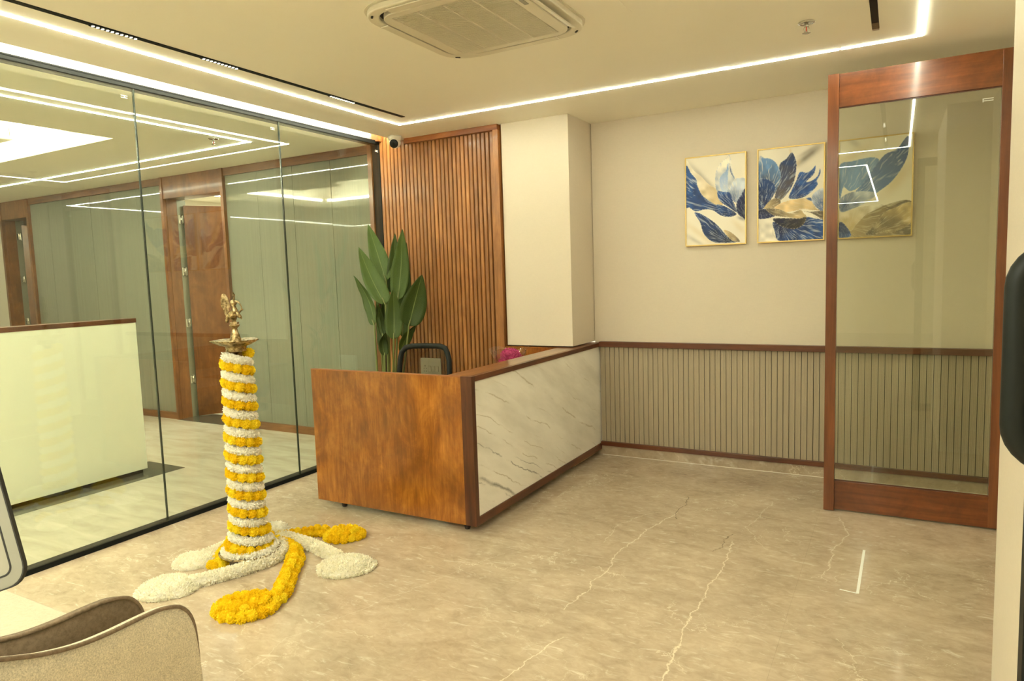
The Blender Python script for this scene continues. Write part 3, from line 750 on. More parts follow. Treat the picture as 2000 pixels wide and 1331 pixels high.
# ------------------------------------------------------------------ wall socket behind the chair
t = empty('socket_panel', (-3.625, 4.945, .70), label='grey power socket plate low on the slat wall, seen through the mesh chair back', cat='socket')
MB().prism(rrect(-.11, .11, -.12, .14, .008), 'Y', -.01, .0).build('plate', M['socket'], t, bevel=.002)
b = MB()
for sx in (-.06,):
    for q, w in (((-.012, .045), .006), ((.012, .045), .006), ((0, .068), .008), ((-.012, .02), .006), ((.012, .02), .006)): b.prism([(sx + q[0] + w * .6 * math.cos(k * PI / 4), q[1] + w * .6 * math.sin(k * PI / 4)) for k in range(8)], 'Y', -.0115, -.01)
b.build('pin_hole', M['gap'], t)
for k in range(3): MB().box(-.025 + k * .04, .008 + k * .04, -.016, -.01, .02, .07).build('switch', M['socket'], t, bevel=.002)

# ------------------------------------------------------------------ office chair behind desk
ch = empty('office_chair', (-3.14, 3.98, 0), rz=.06, label='black mesh back office chair tucked behind the reception desk', cat='chair')
for k in range(5):
    a = 2 * PI * k / 5 + .3
    b = MB(); b.tube([(0, 0, .09), (.12 * math.cos(a), .12 * math.sin(a), .085), (.27 * math.cos(a), .27 * math.sin(a), .06)], [.022, .018, .012], 8); lg = b.build('base_arm', M['black_soft'], ch)
    b = MB(); b.tube([(.27 * math.cos(a) - .012 * math.sin(a), .27 * math.sin(a) + .012 * math.cos(a), .027), (.27 * math.cos(a) + .012 * math.sin(a), .27 * math.sin(a) - .012 * math.cos(a), .027)], .027, 14); b.build('caster', M['black_soft'], ch)
MB().tube([(0, 0, .07), (0, 0, .43)], .025, 14).build('gas_lift', M['black_soft'], ch)
MB().prism(rrect(-.24, .24, -.24, .22, .08), 'Z', .43, .49).build('seat', M['black_soft'], ch, bevel=.015)
bp = []
Wt, Wb = .195, .225; z0, z1 = .56, 1.035
pts2 = [(-Wb, z0 + .05), (-Wb - .005, .75), (-Wt - .025, .93)]
arc = [(-Wt - .012, .985), (-Wt + .02, 1.018), (-Wt + .07, 1.030), (0, 1.034), (Wt - .06, 1.034), (Wt - .01, 1.020), (Wt + .012, .985)]
pts2 += arc + [(Wt + .03, .93), (Wb + .01, .75), (Wb, z0 + .05), (Wb - .05, z0), (-Wb + .05, z0)]
def yb_(x, z): return .245 - .5 * x * x + .10 * (z - .8)
bt = MB().tube([(x, yb_(x, z), z) for x, z in pts2], .021, 10, closed=True); bt.build('back_frame', M['black_soft'], ch)
ms = MB(); nx, nz = 10, 12; vs = []
for j in range(nz + 1):
    z = z0 + (z1 - .02 - z0) * j / nz; wd = Wb + (Wt - Wb) * max(0, (z - .75) / .25)
    if z > .98: wd -= .05 * ((z - .98) / .05)
    for i in range(nx + 1): x = -wd + 2 * wd * i / nx; vs.append((x, yb_(x, z), z))
ms.add(vs, [(j * (nx + 1) + i, j * (nx + 1) + i + 1, (j + 1) * (nx + 1) + i + 1, (j + 1) * (nx + 1) + i) for j in range(nz) for i in range(nx)], 0, True)
ms.build('mesh_back', M['mesh_black'], ch)
MB().tube([(0, .1, .42), (0, .25, .47), (0, .28, .62), (0, .27, .75)], .02, 8).build('back_support', M['black_soft'], ch)

# ------------------------------------------------------------------ plant
pl = empty('potted_plant', (-3.82, 4.55, 0), label='tall banana leaved potted plant standing behind the desk by the glass corner', cat='plant')
po = Vector((-3.82, 4.55, 0))
LV = [((-3.993, 4.62, 2.03), (-3.823, 4.62, 1.534), .064, .1), ((-4.004, 4.5, 1.835), (-3.745, 4.5, 1.341), .070, .35), ((-4.042, 4.46, 1.592), (-3.84, 4.46, 1.169), .045, -.5),
      ((-3.736, 4.66, 1.94), (-3.786, 4.66, 1.423), .050, .0), ((-3.607, 4.6, 1.966), (-3.691, 4.6, 1.375), .064, -.1), ((-3.633, 4.68, 1.86), (-3.724, 4.68, 1.052), .050, .1),
      ((-3.556, 4.38, 1.482), (-3.575, 4.38, 1.064), .060, .05), ((-3.321, 4.46, 1.581), (-3.478, 4.46, 1.167), .085, .1), ((-3.845, 4.5, 1.396), (-3.815, 4.5, .979), .034, -.3),
      ((-3.854, 4.6, 1.377), (-3.80, 4.6, 1.128), .040, .2), ((-3.673, 4.4, 1.117), (-3.697, 4.4, .925), .036, .5), ((-3.478, 4.56, 1.164), (-3.654, 4.56, .942), .037, .3), ((-3.761, 4.44, 1.364), (-3.74, 4.44, 1.069), .018, .6)]
viewr = Vector((Mc[0][0], Mc[0][1], 0)).normalized()
for tip, base, w, tw in LV:
    tip, base = Vector(tip) - po, Vector(base) - po; ax = (tip - base); Ln = ax.length; ax.normalize()
    side = (viewr - ax * viewr.dot(ax)).normalized(); nrm = ax.cross(side).normalized()
    side = (side * math.cos(tw) + nrm * math.sin(tw)).normalized(); nrm = ax.cross(side).normalized()
    n, m_ = 20, 6; vs = []; uv = []
    for i in range(n + 1):
        t_ = i / n; ww = 1.22 * w * (math.sin(PI * min(1, t_ ** .62)) ** .72 if 0 < t_ < 1 else 0.0) * (1.0 if t_ < .5 else 1 - .25 * (t_ - .5))
        ww = max(ww, .0015); c = base + ax * (Ln * t_) + nrm * (.06 * math.sin(PI * t_) * (.5 + abs(tw)))
        for j in range(-m_ // 2, m_ // 2 + 1):
            s_ = j / (m_ / 2); vs.append(c + side * (ww * s_) + nrm * (-ww * .35 * abs(s_) ** 1.2 + .004 * math.sin(18 * t_ + s_ * 3) * abs(s_))); uv.append((.5 + s_ / 2, t_))
    fs = [(i * (m_ + 1) + j, i * (m_ + 1) + j + 1, (i + 1) * (m_ + 1) + j + 1, (i + 1) * (m_ + 1) + j) for i in range(n) for j in range(m_)]
    me = bpy.data.meshes.new('leaf'); me.from_pydata([tuple(v) for v in vs], [], fs); me.materials.append(M['leaf'])
    ul = me.uv_layers.new(name='UVMap')
    for lp in me.loops: ul.data[lp.index].uv = uv[lp.vertex_index]
    me.polygons.foreach_set('use_smooth', [True] * len(fs)); me.update()
    lf = bpy.data.objects.new('leaf', me); COL.objects.link(lf); lf.parent = pl
    so = lf.modifiers.new('s', 'SOLIDIFY'); so.thickness = .0012
    foot = Vector(((base.x) * .35 + random.uniform(-.03, .03), base.y * .35 + random.uniform(-.03, .03), .30))
    mid = (base + foot) / 2 + Vector((base.x * .12, base.y * .12, -.02))
    pts = []
    for i in range(10):
        u = i / 9; pts.append(foot * (1 - u) ** 2 + mid * 2 * u * (1 - u) + base * u * u)
    pts.append(base + ax * Ln * .12)
    MB().tube(pts, [.011] * 4 + [.009] * 3 + [.007] * 3 + [.005], 7).build('stem', M['stem'], pl)
MB().lathe([(.001, 0), (.13, 0), (.14, .02), (.165, .32), (.17, .34), (.155, .34), (.15, .30), (.001, .30)], 36).build('pot', M['pot'], pl)

# ------------------------------------------------------------------ marigold heads
def marigold_mesh(seed, npet=150):
    rnd = random.Random(seed); b = MB()
    b.ellip((0, 0, 0), (.80, .80, .72), 5)
    for k in range(npet):
        z = 1 - 2 * (k + .5) / npet; ph = k * 2.39996 + rnd.uniform(-.2, .2); r_ = math.sqrt(max(0, 1 - z * z))
        d = Vector((r_ * math.cos(ph), r_ * math.sin(ph), z)); t1 = d.orthogonal().normalized(); t1.rotate(Matrix.Rotation(rnd.uniform(0, PI), 3, d)); t2 = d.cross(t1)
        R_ = rnd.uniform(.92, 1.10); wv = rnd.uniform(.13, .2)
        a0 = d * .68; p1 = d * R_ + t1 * wv + t2 * rnd.uniform(-.06, .06); p2 = d * (R_ * 1.03) + t2 * rnd.uniform(-.12, .12); p3 = d * R_ - t1 * wv + t2 * rnd.uniform(-.06, .06)
        b.add([a0 + t1 * .05, p1, p2, p3, a0 - t1 * .05], [(0, 1, 2), (0, 2, 4), (4, 2, 3)], 0, False)
    me = bpy.data.meshes.new('marigold'); me.from_pydata(b.v, [], b.f); me.materials.append(M['marigold']); me.update(); return me
MG = [marigold_mesh(s) for s in range(4)]
def mari(p, r, parent, sq=None):
    o = inst(random.choice(MG), 'marigold', p, (random.uniform(0, 6.28), random.uniform(0, 6.28), random.uniform(0, 6.28)), (r,) * 3, parent); return o


def fluff_mesh(name, P, N, L=.010, Wd=.0032, core=None, mat='jasmine'):
    """many small pointed petals at points P along normals N"""
    P = np.array(P); N = np.array(N); n = len(P)
    N = N + np.random.normal(0, .45, N.shape); N /= np.linalg.norm(N, axis=1)[:, None]
    A = np.cross(N, np.random.normal(0, 1, N.shape)); A /= np.linalg.norm(A, axis=1)[:, None]
    ln = L * np.random.uniform(.6, 1.2, (n, 1)); wd = Wd * np.random.uniform(.7, 1.3, (n, 1))
    v = np.stack([P - N * .002, P + N * ln * .55 + A * wd, P + N * ln, P + N * ln * .55 - A * wd], 1).reshape(-1, 3)
    f = [(4 * i, 4 * i + 1, 4 * i + 2, 4 * i + 3) for i in range(n)]
    b = MB(); b.v = [tuple(x) for x in v]; b.f = f; b.mi = [0] * n; b.sm = [False] * n
    if core: b.add(core.v, core.f, 0, True)
    me = bpy.data.meshes.new(name); me.from_pydata(b.v, [], b.f); me.materials.append(M[mat]); me.update()
    o = bpy.data.objects.new(name, me); COL.objects.link(o); return o


def smooth_path(pts, step=.01):
    pts = [Vector(p) for p in pts]; P = [pts[0] * 2 - pts[1]] + pts + [pts[-1] * 2 - pts[-2]]; out = []
    for i in range(1, len(P) - 2):
        n = max(2, int((P[i + 1] - P[i]).length / step))
        for k in range(n):
            t_ = k / n; a, b_, c, d = P[i - 1], P[i], P[i + 1], P[i + 2]
            out.append(.5 * ((2 * b_) + (c - a) * t_ + (2 * a - 5 * b_ + 4 * c - d) * t_ ** 2 + (3 * b_ - a - 3 * c + d) * t_ ** 3))
    out.append(pts[-1]); return out


def tube_samples(path, r, dens, zmin=None, flat=1.0):
    P, N = [], []
    for i in range(len(path) - 1):
        a, b_ = path[i], path[i + 1]; t_ = (b_ - a); L = t_.length; t_.normalize(); u = t_.orthogonal().normalized(); w = t_.cross(u)
        for _ in range(max(1, int(L * 2 * PI * r * dens))):
            an = random.uniform(0, 2 * PI); d = u * math.cos(an) + w * math.sin(an); p = a + (b_ - a) * random.random() + d * r
            if zmin is not None and p.z < zmin: continue
            P.append(tuple(p)); N.append(tuple(d))
    return P, N

# ------------------------------------------------------------------ brass lamp
LX, LY = -3.155, 2.515
lampa = math.atan2(Mc[0][1], Mc[0][0])
lp = empty('brass_lamp', (LX, LY, 0), rz=lampa, label='tall brass ceremonial oil lamp topped with a peacock, its stem wrapped in garlands', cat='lamp')
MB().lathe([(.001, 0), (.05, 0), (.062, .006), (.055, .02), (.04, .034), (.05, .045), (.155, .050), (.165, .058), (.166, .062), (.150, .060), (.07, .058), (.06, .075), (.045, .09), (.001, .09)], 56).build('base_plate', M['brass'], lp)
MB().lathe([(.045, .085), (.03, .12), (.026, .3), (.034, .33), (.026, .36), (.026, .6), (.034, .63), (.026, .66), (.026, 1.0), (.036, 1.04), (.028, 1.07), (.03, 1.18)], 24).build('stem', M['brass'], lp)
ZB = 1.186
# top bowl: rim with five drawn wick lips
def lip(a, r, z): return 1 + (.13 * max(0, math.cos(5 * a + .6)) ** 3 if r > .09 else (.05 * max(0, math.cos(5 * a + .6)) ** 3 if r > .07 else 0))
MB().lathe([(.001, ZB), (.052, ZB), (.054, ZB + .004), (.052, ZB + .012), (.055, ZB + .026), (.062, ZB + .030), (.08, ZB + .036), (.105, ZB + .053), (.116, ZB + .060), (.118, ZB + .064), (.112, ZB + .064), (.09, ZB + .056), (.06, ZB + .048), (.04, ZB + .046), (.001, ZB + .046)], 80, scal=lip).build('oil_bowl', M['brass'], lp)
z = ZB + .048
MB().lathe([(.034, z), (.034, z + .008), (.030, z + .016), (.031, z + .02), (.024, z + .034), (.0245, z + .038), (.017, z + .056), (.014, z + .07), (.013, z + .078), (.026, z + .092), (.028, z + .098), (.022, z + .101), (.016, z + .103)], 32).build('neck', M['brass'], lp)
z += .102
pk = empty('peacock_finial', (0, 0, z)); pk.parent = lp
MB().box(-.020, .020, -.014, .014, 0, .009).lathe([(.012, .009), (.010, .02), (.016, .03)], 16).build('pedestal', M['brass'], pk, bevel=.001)
b = MB(); b.ellip((-.003, 0, .050), (.030, .021, .024), 14, rot=Matrix.Rotation(-.5, 3, 'Y')); b.tube([(.006, 0, .055), (.008, 0, .075), (.004, 0, .092), (.001, 0, .102), (.001, 0, .112)], [.021, .015, .011, .012, .012], 12)
b.ellip((.002, 0, .116), (.0185, .016, .017), 12); b.build('body', M['brass'], pk)
b = MB()
# tail fan: scalloped teardrop plate
out = []; cx, cz = -.042, .103; n = 44
for k in range(n):
    a = 2 * PI * k / n; rx = .0225; rz = .062
    sc = 1 + .055 * abs(math.sin(7.5 * a)); px = cx + rx * math.cos(a) * sc * (1 if math.sin(a) > -.2 else .65); pz = cz + rz * math.sin(a) * sc
    px += (-.10) * (pz - cz) * .9 if True else 0
    out.append((px + .0, pz))
b.prism(out, 'Y', -.0025, .0025)
for k in range(5):
    a = PI / 2 + (k - 2) * .33; b.tube([(-.034, -.003, .055), (-.034 - .010 * 1 + .028 * math.cos(a) * .6, -.003, .055 + .085 * math.sin(a))], .0012, 6)
b.build('tail_fan', M['brass'], pk)
b = MB(); b.ellip((-.036, 0, .026), (.010, .008, .020), 10, rot=Matrix.Rotation(.35, 3, 'Y')); b.ellip((-.030, 0, .040), (.012, .012, .020), 10, rot=Matrix.Rotation(.6, 3, 'Y')); b.build('tail_feather', M['brass'], pk)
b = MB(); b.ellip((.026, -.006, .050), (.012, .008, .022), 10, rot=Matrix.Rotation(-.45, 3, 'Y')); b.ellip((.035, .004, .040), (.006, .006, .016), 8, rot=Matrix.Rotation(-.3, 3, 'Y')); b.build('wing', M['brass'], pk)
b = MB(); b.tube([(.014, 0, .122), (.024, 0, .121), (.033, 0, .115), (.040, 0, .104), (.044, 0, .092), (.046, 0, .080)], [.007, .0055, .004, .0035, .0035, .003], 8); b.tube([(.047, 0, .084), (.036, 0, .068), (.028, 0, .062)], [.004, .006, .006], 8); b.ellip((.047, 0, .078), (.007, .005, .006), 8)
b.build('beak', M['brass'], pk)
b = MB(); b.tube([(.006, 0, .130), (.008, 0, .145), (.007, 0, .155)], [.006, .006, .004], 8); b.ellip((.007, 0, .157), (.008, .006, .009), 8); b.ellip((.004, 0, .168), (.0055, .004, .006), 8); b.build('crest', M['brass'], pk)

# garlands wound round the stem
ZT, ZL = 1.170, .075; pitch = .1005
def rad(z): return .062 + .016 * max(0, min(1, (1.15 - z) / .9)) + .045 * max(0, (.20 - z) / .14)
yg = empty('marigold_garland', (LX, LY, 0), rz=lampa, label='yellow marigold garland spiralling around the brass lamp stem', cat='garland')
z = ZT; a = .55; step = 0
while z > ZL + .015:
    r_ = rad(z); hr = random.uniform(.0255, .030); r_ += .004; mari((r_ * math.cos(a), r_ * math.sin(a), z), hr, yg)
    da = .043 / r_; a += da; z -= pitch * da / (2 * PI)
for k in range(16):
    a2 = k / 16 * 2 * PI; mari((.112 * math.cos(a2), .112 * math.sin(a2), .085), .022, yg)
path = []; z = ZT - .004; a = .55 + PI
while z > ZL + .01:
    r_ = rad(z) - .002; path.append(Vector((r_ * math.cos(a), r_ * math.sin(a), z))); a += .12; z -= pitch * .12 / (2 * PI)
P, N = tube_samples(path, .017, 42000)
core = MB().tube(path, .0165, 10)
P2, N2 = tube_samples([Vector((.138 * math.cos(k / 24 * 2 * PI), .138 * math.sin(k / 24 * 2 * PI), .073)) for k in range(25)], .010, 42000)
core.tube([Vector((.138 * math.cos(k / 24 * 2 * PI), .138 * math.sin(k / 24 * 2 * PI), .073)) for k in range(25)], .009, 8)
wg = fluff_mesh('white_garland', P + P2, N + N2, .0125, .0038, core); wg.location = (LX, LY, 0); wg.rotation_euler = (0, 0, lampa)
tag(wg, 'white petal garland spiralling around the brass lamp stem between the yellow turns', 'garland')


def floor_white(path, disc, r, label, hr=.030):
    """path: xy list from lamp to disc, disc: (x, y, rx, ry, rot)"""
    x, y, rx, ry, ro_ = disc; org = Vector((x, y, 0)); P = []; N = []; core = MB()
    if path:
        pp = smooth_path([Vector((a - x, b_ - y, hr * .86)) for a, b_ in path]); P, N = tube_samples(pp, hr, 34000, .001); core.tube(pp, hr * .96, 12)
    h = .036; cr, sr = math.cos(ro_), math.sin(ro_)
    def dz(q): return h * (1 - max(0, (q - .72) / .28) ** 2.2 * .95) + .010 * math.exp(-((q - .55) / .2) ** 2)
    nr, na = 12, 40; vs = []; fs = []
    for i in range(nr + 1):
        q = i / nr
        for k in range(na):
            a = 2 * PI * k / na; wob = 1 + .03 * math.sin(3 * a + x * 7) + .02 * math.sin(7 * a)
            ex, ey = q * rx * wob * math.cos(a), q * ry * wob * math.sin(a); vs.append((ex * cr - ey * sr, ex * sr + ey * cr, dz(q)))
    for i in range(nr):
        for k in range(na): fs.append((i * na + k, (i + 1) * na + k, (i + 1) * na + (k + 1) % na, i * na + (k + 1) % na))
    core.add(vs, fs, 0, True); core.add([v for v in vs[-na:]] + [(v[0] * 1.0, v[1] * 1.0, .0) for v in vs[-na:]], [(k, k + na, (k + 1) % na + na, (k + 1) % na) for k in range(na)], 0, True)
    n = int(PI * rx * ry * 36000)
    for _ in range(n):
        q = math.sqrt(random.random()); a = random.uniform(0, 2 * PI); wob = 1 + .03 * math.sin(3 * a + x * 7) + .02 * math.sin(7 * a)
        ex, ey = q * rx * wob * math.cos(a), q * ry * wob * math.sin(a); e = max(0, (q - .65) / .35)
        P.append((ex * cr - ey * sr, ex * sr + ey * cr, dz(q))); d = Vector((math.cos(a) * cr - math.sin(a) * sr, math.cos(a) * sr + math.sin(a) * cr, 0)) * e * 1.2 + Vector((0, 0, 1)); N.append(tuple(d.normalized()))
    for _ in range(int(n * .35)):
        a = random.uniform(0, 2 * PI); wob = 1 + .03 * math.sin(3 * a + x * 7) + .02 * math.sin(7 * a); ex, ey = rx * wob * math.cos(a), ry * wob * math.sin(a); zz = random.uniform(.002, .018)
        P.append((ex * cr - ey * sr, ex * sr + ey * cr, zz)); N.append((math.cos(a) * cr - math.sin(a) * sr, math.cos(a) * sr + math.sin(a) * cr, .2))
    o = fluff_mesh('white_garland', P, N, .0145, .0042, core); o.location = org
    tag(o, label, 'garland', 'white petal garlands laid on the floor'); return o
floor_white([(-3.195, 2.776), (-3.078, 2.692), (-3.008, 2.587), (-3.003, 2.47), (-3.037, 2.351), (-3.078, 2.255), (-3.116, 2.176), (-3.17, 2.11)], (-3.228, 2.055, .145, .125, .6), .13, 'white petal garland curving before the lamp plate to a round pad at lower left')
floor_white([(-3.415, 2.605), (-3.39, 2.531), (-3.385, 2.438), (-3.39, 2.38)], (-3.398, 2.338, .115, .09, .6), .1, 'small white petal garland pad close behind the lamp plate on the left')
floor_white([(-3.321, 2.79), (-3.215, 2.793), (-3.077, 2.786), (-2.908, 2.762), (-2.78, 2.73), (-2.66, 2.70)], (-2.570, 2.652, .15, .125, .6), .15, 'white petal garland trailing right from the lamp to a round pad near the desk')
floor_white([(-3.40, 2.78), (-3.38, 2.85)], (-3.365, 2.875, .085, .075, .5), .08, 'small white petal pad directly behind the lamp, beside the yellow trail')


def floor_yellow(path, disc, label, hr=.024, w=.026):
    x, y, rx, ry, ro_ = disc; t = empty('marigold_garland', (x, y, 0), label=label, cat='garland', group='yellow marigold garlands laid on the floor')
    if path:
        pp = smooth_path([Vector((a - x, b_ - y, 0)) for a, b_ in path], .034)
        for i in range(len(pp) - 1):
            d = (pp[i + 1] - pp[i]).normalized(); s_ = Vector((-d.y, d.x, 0))
            for off, zz in ((-w, .020), (w, .020), (0, .040)):
                mari(pp[i] + s_ * off + Vector((random.uniform(-.004, .004), random.uniform(-.004, .004), zz)), hr * random.uniform(.92, 1.12), t)
    cr, sr = math.cos(ro_), math.sin(ro_); nr = max(1, int(round(rx / .040)))
    for i in range(nr + 1):
        q = i / nr; n = max(1, int(round(2 * PI * q * (rx + ry) / 2 / .041)))
        for k in range(n):
            a = 2 * PI * (k + .5 * (i % 2)) / n; ex, ey = q * rx * math.cos(a), q * ry * math.sin(a)
            zz = .034 + .006 * (1 - abs(q - .6)) if i < nr else .021
            mari((ex * cr - ey * sr + random.uniform(-.003, .003), ex * sr + ey * cr + random.uniform(-.003, .003), zz), hr * random.uniform(.98, 1.2), t)
    MB().lathe([(.001, 0), (rx * .9, 0), (rx * .93, .012), (rx * .85, .024), (.001, .026)], 24, scal=lambda a, r, z: 1 if rx == ry else math.sqrt(1 / (math.cos(a - ro_) ** 2 + (math.sin(a - ro_) * rx / ry) ** 2))).build('filling', M['marigold'], t)
    return t
floor_yellow([(-3.214, 2.715), (-3.117, 2.724), (-3.009, 2.691), (-2.895, 2.60), (-2.80, 2.48), (-2.71, 2.36), (-2.625, 2.25), (-2.60, 2.19)], (-2.678, 2.092, .135, .115, .6), 'yellow marigold garland curving forward to the largest round pad nearest the camera', .0255)
floor_yellow([(-3.30, 2.74), (-3.229, 2.787), (-3.176, 2.838), (-3.129, 2.896), (-3.08, 2.955), (-3.0, 2.99)], (-2.889, 2.985, .105, .085, .6), 'yellow marigold garland trailing back right to a round pad beside the desk')
floor_yellow([(-3.36, 2.50), (-3.32, 2.45), (-3.27, 2.40)], (-3.225, 2.355, .035, .03, .6), 'short yellow marigold garland end tucked under the left of the lamp plate')

# ------------------------------------------------------------------ pink bouquet on the desk
bq = empty('bouquet', (-2.63, 4.62, .765), rz=.2, label='bouquet of pink flowers in clear wrap lying on the inner desk top', cat='flowers')
P = []; N = []; core = MB()
for k in range(9):
    c = Vector((random.uniform(-.07, .07), random.uniform(-.05, .05), .12 + random.uniform(-.03, .06))) if k else Vector((0, 0, .17)); rr = random.uniform(.042, .052)
    core.ellip(c, (rr * .9,) * 3, 6)
    for _ in range(260):
        d = Vector((random.gauss(0, 1), random.gauss(0, 1), random.gauss(0, 1))).normalized(); P.append(tuple(c + d * rr)); N.append(tuple(d))
o = fluff_mesh('flower_heads', P, N, .012, .004, core, 'pink'); o.parent = bq
b = MB(); n = 18; prof = [(.02, -.0), (.05, .04), (.10, .13), (.155, .215)]; vs = []
for r_, z in prof:
    for k in range(n): a = 2 * PI * k / n; q = r_ * (1 + .14 * math.sin(5 * a + r_ * 30)); vs.append((q * math.cos(a), q * math.sin(a) * .8, z + .02 * math.sin(3 * a) * r_ * 6))
b.add(vs, [(i * n + k, i * n + (k + 1) % n, (i + 1) * n + (k + 1) % n, (i + 1) * n + k) for i in range(3) for k in range(n)], 0, True)
b.build('wrapper', M['wrap'], bq)
MB().tube([(0, 0, 0), (0, 0, .09)], .016, 10).build('stem', M['stem'], bq)

# ------------------------------------------------------------------ paintings (flat printed canvases)
def vnoise(x, y, seed=0):
    xi = np.floor(x).astype(int); yi = np.floor(y).astype(int); xf = x - xi; yf = y - yi
    def h(a, b_): v = np.sin(a * 127.1 + b_ * 311.7 + seed * 74.7) * 43758.5453; return v - np.floor(v)
    u = xf * xf * (3 - 2 * xf); v = yf * yf * (3 - 2 * yf)
    return (h(xi, yi) * (1 - u) + h(xi + 1, yi) * u) * (1 - v) + (h(xi, yi + 1) * (1 - u) + h(xi + 1, yi + 1) * u) * v
def cat(pts, n=7):
    m_ = len(pts); out = []
    for i in range(m_):
        a, b_, c, d = [np.array(pts[(i + k) % m_], float) for k in (-1, 0, 1, 2)]
        if len(pts[i]) > 2: pass
        for k in range(n):
            t_ = k / n; out.append(.5 * ((2 * b_) + (c - a) * t_ + (2 * a - 5 * b_ + 4 * c - d) * t_ ** 2 + (3 * b_ - a - 3 * c + d) * t_ ** 3))
    return np.array(out)
def inside(px, py, poly):
    r = np.zeros(px.shape, bool); n = len(poly); j = n - 1
    for i in range(n):
        xi, yi = poly[i]; xj, yj = poly[j]
        c = ((yi > py) != (yj > py)) & (px < (xj - xi) * (py - yi) / (yj - yi + 1e-9) + xi); r ^= c; j = i
    return r
CR, SAND, NAVY, BLUE, SKY, PALE, TAUPE = [np.array(lin(*c)[:3]) for c in ((240, 232, 214), (216, 190, 140), (26, 38, 84), (42, 84, 148), (110, 150, 200), (205, 214, 226), (120, 108, 92))]
def paint(corners, petals, folds, nx=150, ny=225, seed=1):
    (tlx, tly), (trx, try_), (brx, bry), (blx, bly) = corners
    U, V = np.meshgrid(np.linspace(0, 1, nx), np.linspace(0, 1, ny))
    X = (1 - V) * ((1 - U) * tlx + U * trx) + V * ((1 - U) * blx + U * brx); Y = (1 - V) * ((1 - U) * tly + U * try_) + V * ((1 - U) * bly + U * bry)
    sc = (trx - tlx) / 750.0
    img = np.ones((ny, nx, 3)) * CR * (.93 + .1 * vnoise(X / (120 * sc), Y / (120 * sc), seed))[..., None]
    for (x0, y0, x1, y1, w, col, al) in folds:
        d = np.hypot(x1 - x0, y1 - y0); t_ = ((X - x0) * (x1 - x0) + (Y - y0) * (y1 - y0)) / d / d; s_ = ((X - x0) * (y1 - y0) - (Y - y0) * (x1 - x0)) / d
        k = np.exp(-(s_ / w) ** 2) * np.clip(1.3 - np.abs(t_ - .5) * 1.8, 0, 1) * al; img = img * (1 - k[..., None]) + np.array(col) * k[..., None]
    for pts, base, ca, cb, vein, amt in petals:
        poly = cat(pts); m_ = inside(X, Y, poly)
        if not m_.any(): continue
        r_ = np.hypot(X - base[0], Y - base[1]); an = np.arctan2(Y - base[1], X - base[0]); rm_ = r_[m_].max() + 1e-6; rn = r_ / rm_
        st = vnoise(an * 34 + 3 * vnoise(X / (60 * sc), Y / (60 * sc), 5), rn * 5, 3) * .6 + vnoise(an * 80, rn * 9, 9) * .4
        cl_ = vnoise(X / (55 * sc), Y / (55 * sc), seed + 4)
        k = np.clip(rn * 1.05 + (cl_ - .5) * .5, 0, 1)[..., None]
        c = ca * (1 - k) + cb * k; hi = np.clip((st - .56) * 3.4, 0, 1)[..., None] * min(1, amt * 1.35); c = c * (1 - hi) + vein * hi
        c = c * (.82 + .36 * cl_[..., None])
        # pale outline
        d = np.full(X.shape, 1e9)
        for q in poly[::2]: d = np.minimum(d, (X - q[0]) ** 2 + (Y - q[1]) ** 2)
        e = np.exp(-d / (7 * sc) ** 2)[..., None] * .45; c = c * (1 - e) + vein * e
        img[m_] = c[m_]
    return np.clip(img, 0, 1)
def picture(x0, x1, z0, z1, img, label):
    w, h = x1 - x0, z1 - z0; t = empty('painting', (x0, 5.398, z0), label=label, cat='painting')
    ny, nx = img.shape[:2]; vs = []; fs = []
    g = np.stack(np.meshgrid(np.linspace(.004, w - .004, nx), np.linspace(h - .004, .004, ny)), -1).reshape(-1, 2)
    vs = [(a, -.020, b_) for a, b_ in g]; fs = [(j * nx + i, (j + 1) * nx + i, (j + 1) * nx + i + 1, j * nx + i + 1) for j in range(ny - 1) for i in range(nx - 1)]
    k = len(vs); ring_ = [0, nx - 1, ny * nx - 1, (ny - 1) * nx]
    vs += [(vs[i][0], -.003, vs[i][2]) for i in ring_]
    for a in range(4): fs.append((ring_[a], ring_[(a + 1) % 4], k + (a + 1) % 4, k + a))
    me = bpy.data.meshes.new('canvas'); me.from_pydata(vs, [], fs); me.materials.append(M['art'])
    ca = me.color_attributes.new('Col', 'FLOAT_COLOR', 'POINT'); c = np.ones((len(vs), 4), np.float32); c[:ny * nx, :3] = img.reshape(-1, 3); c[ny * nx:, :3] = .6
    ca.data.foreach_set('color', c.ravel()); me.update(); o = bpy.data.objects.new('canvas', me); COL.objects.link(o); o.parent = t
    f = MB(); e = .006; f.box(-e * .3, e, -.026, 0, -.002, h + .002); f.box(w - e, w + e * .3, -.026, 0, -.002, h + .002); f.box(e, w - e, -.026, 0, -.002, e); f.box(e, w - e, -.026, 0, h - e, h + .002)
    f.build('frame', M['gold'], t); return t
c1 = ((50, 190), (800, 105), (798, 1250), (55, 1280))
VE = np.array((.66, .72, .82)); VD = np.array((.10, .14, .28)); VS = np.array((.8, .7, .5)); CRV = np.array((.85, .8, .7))
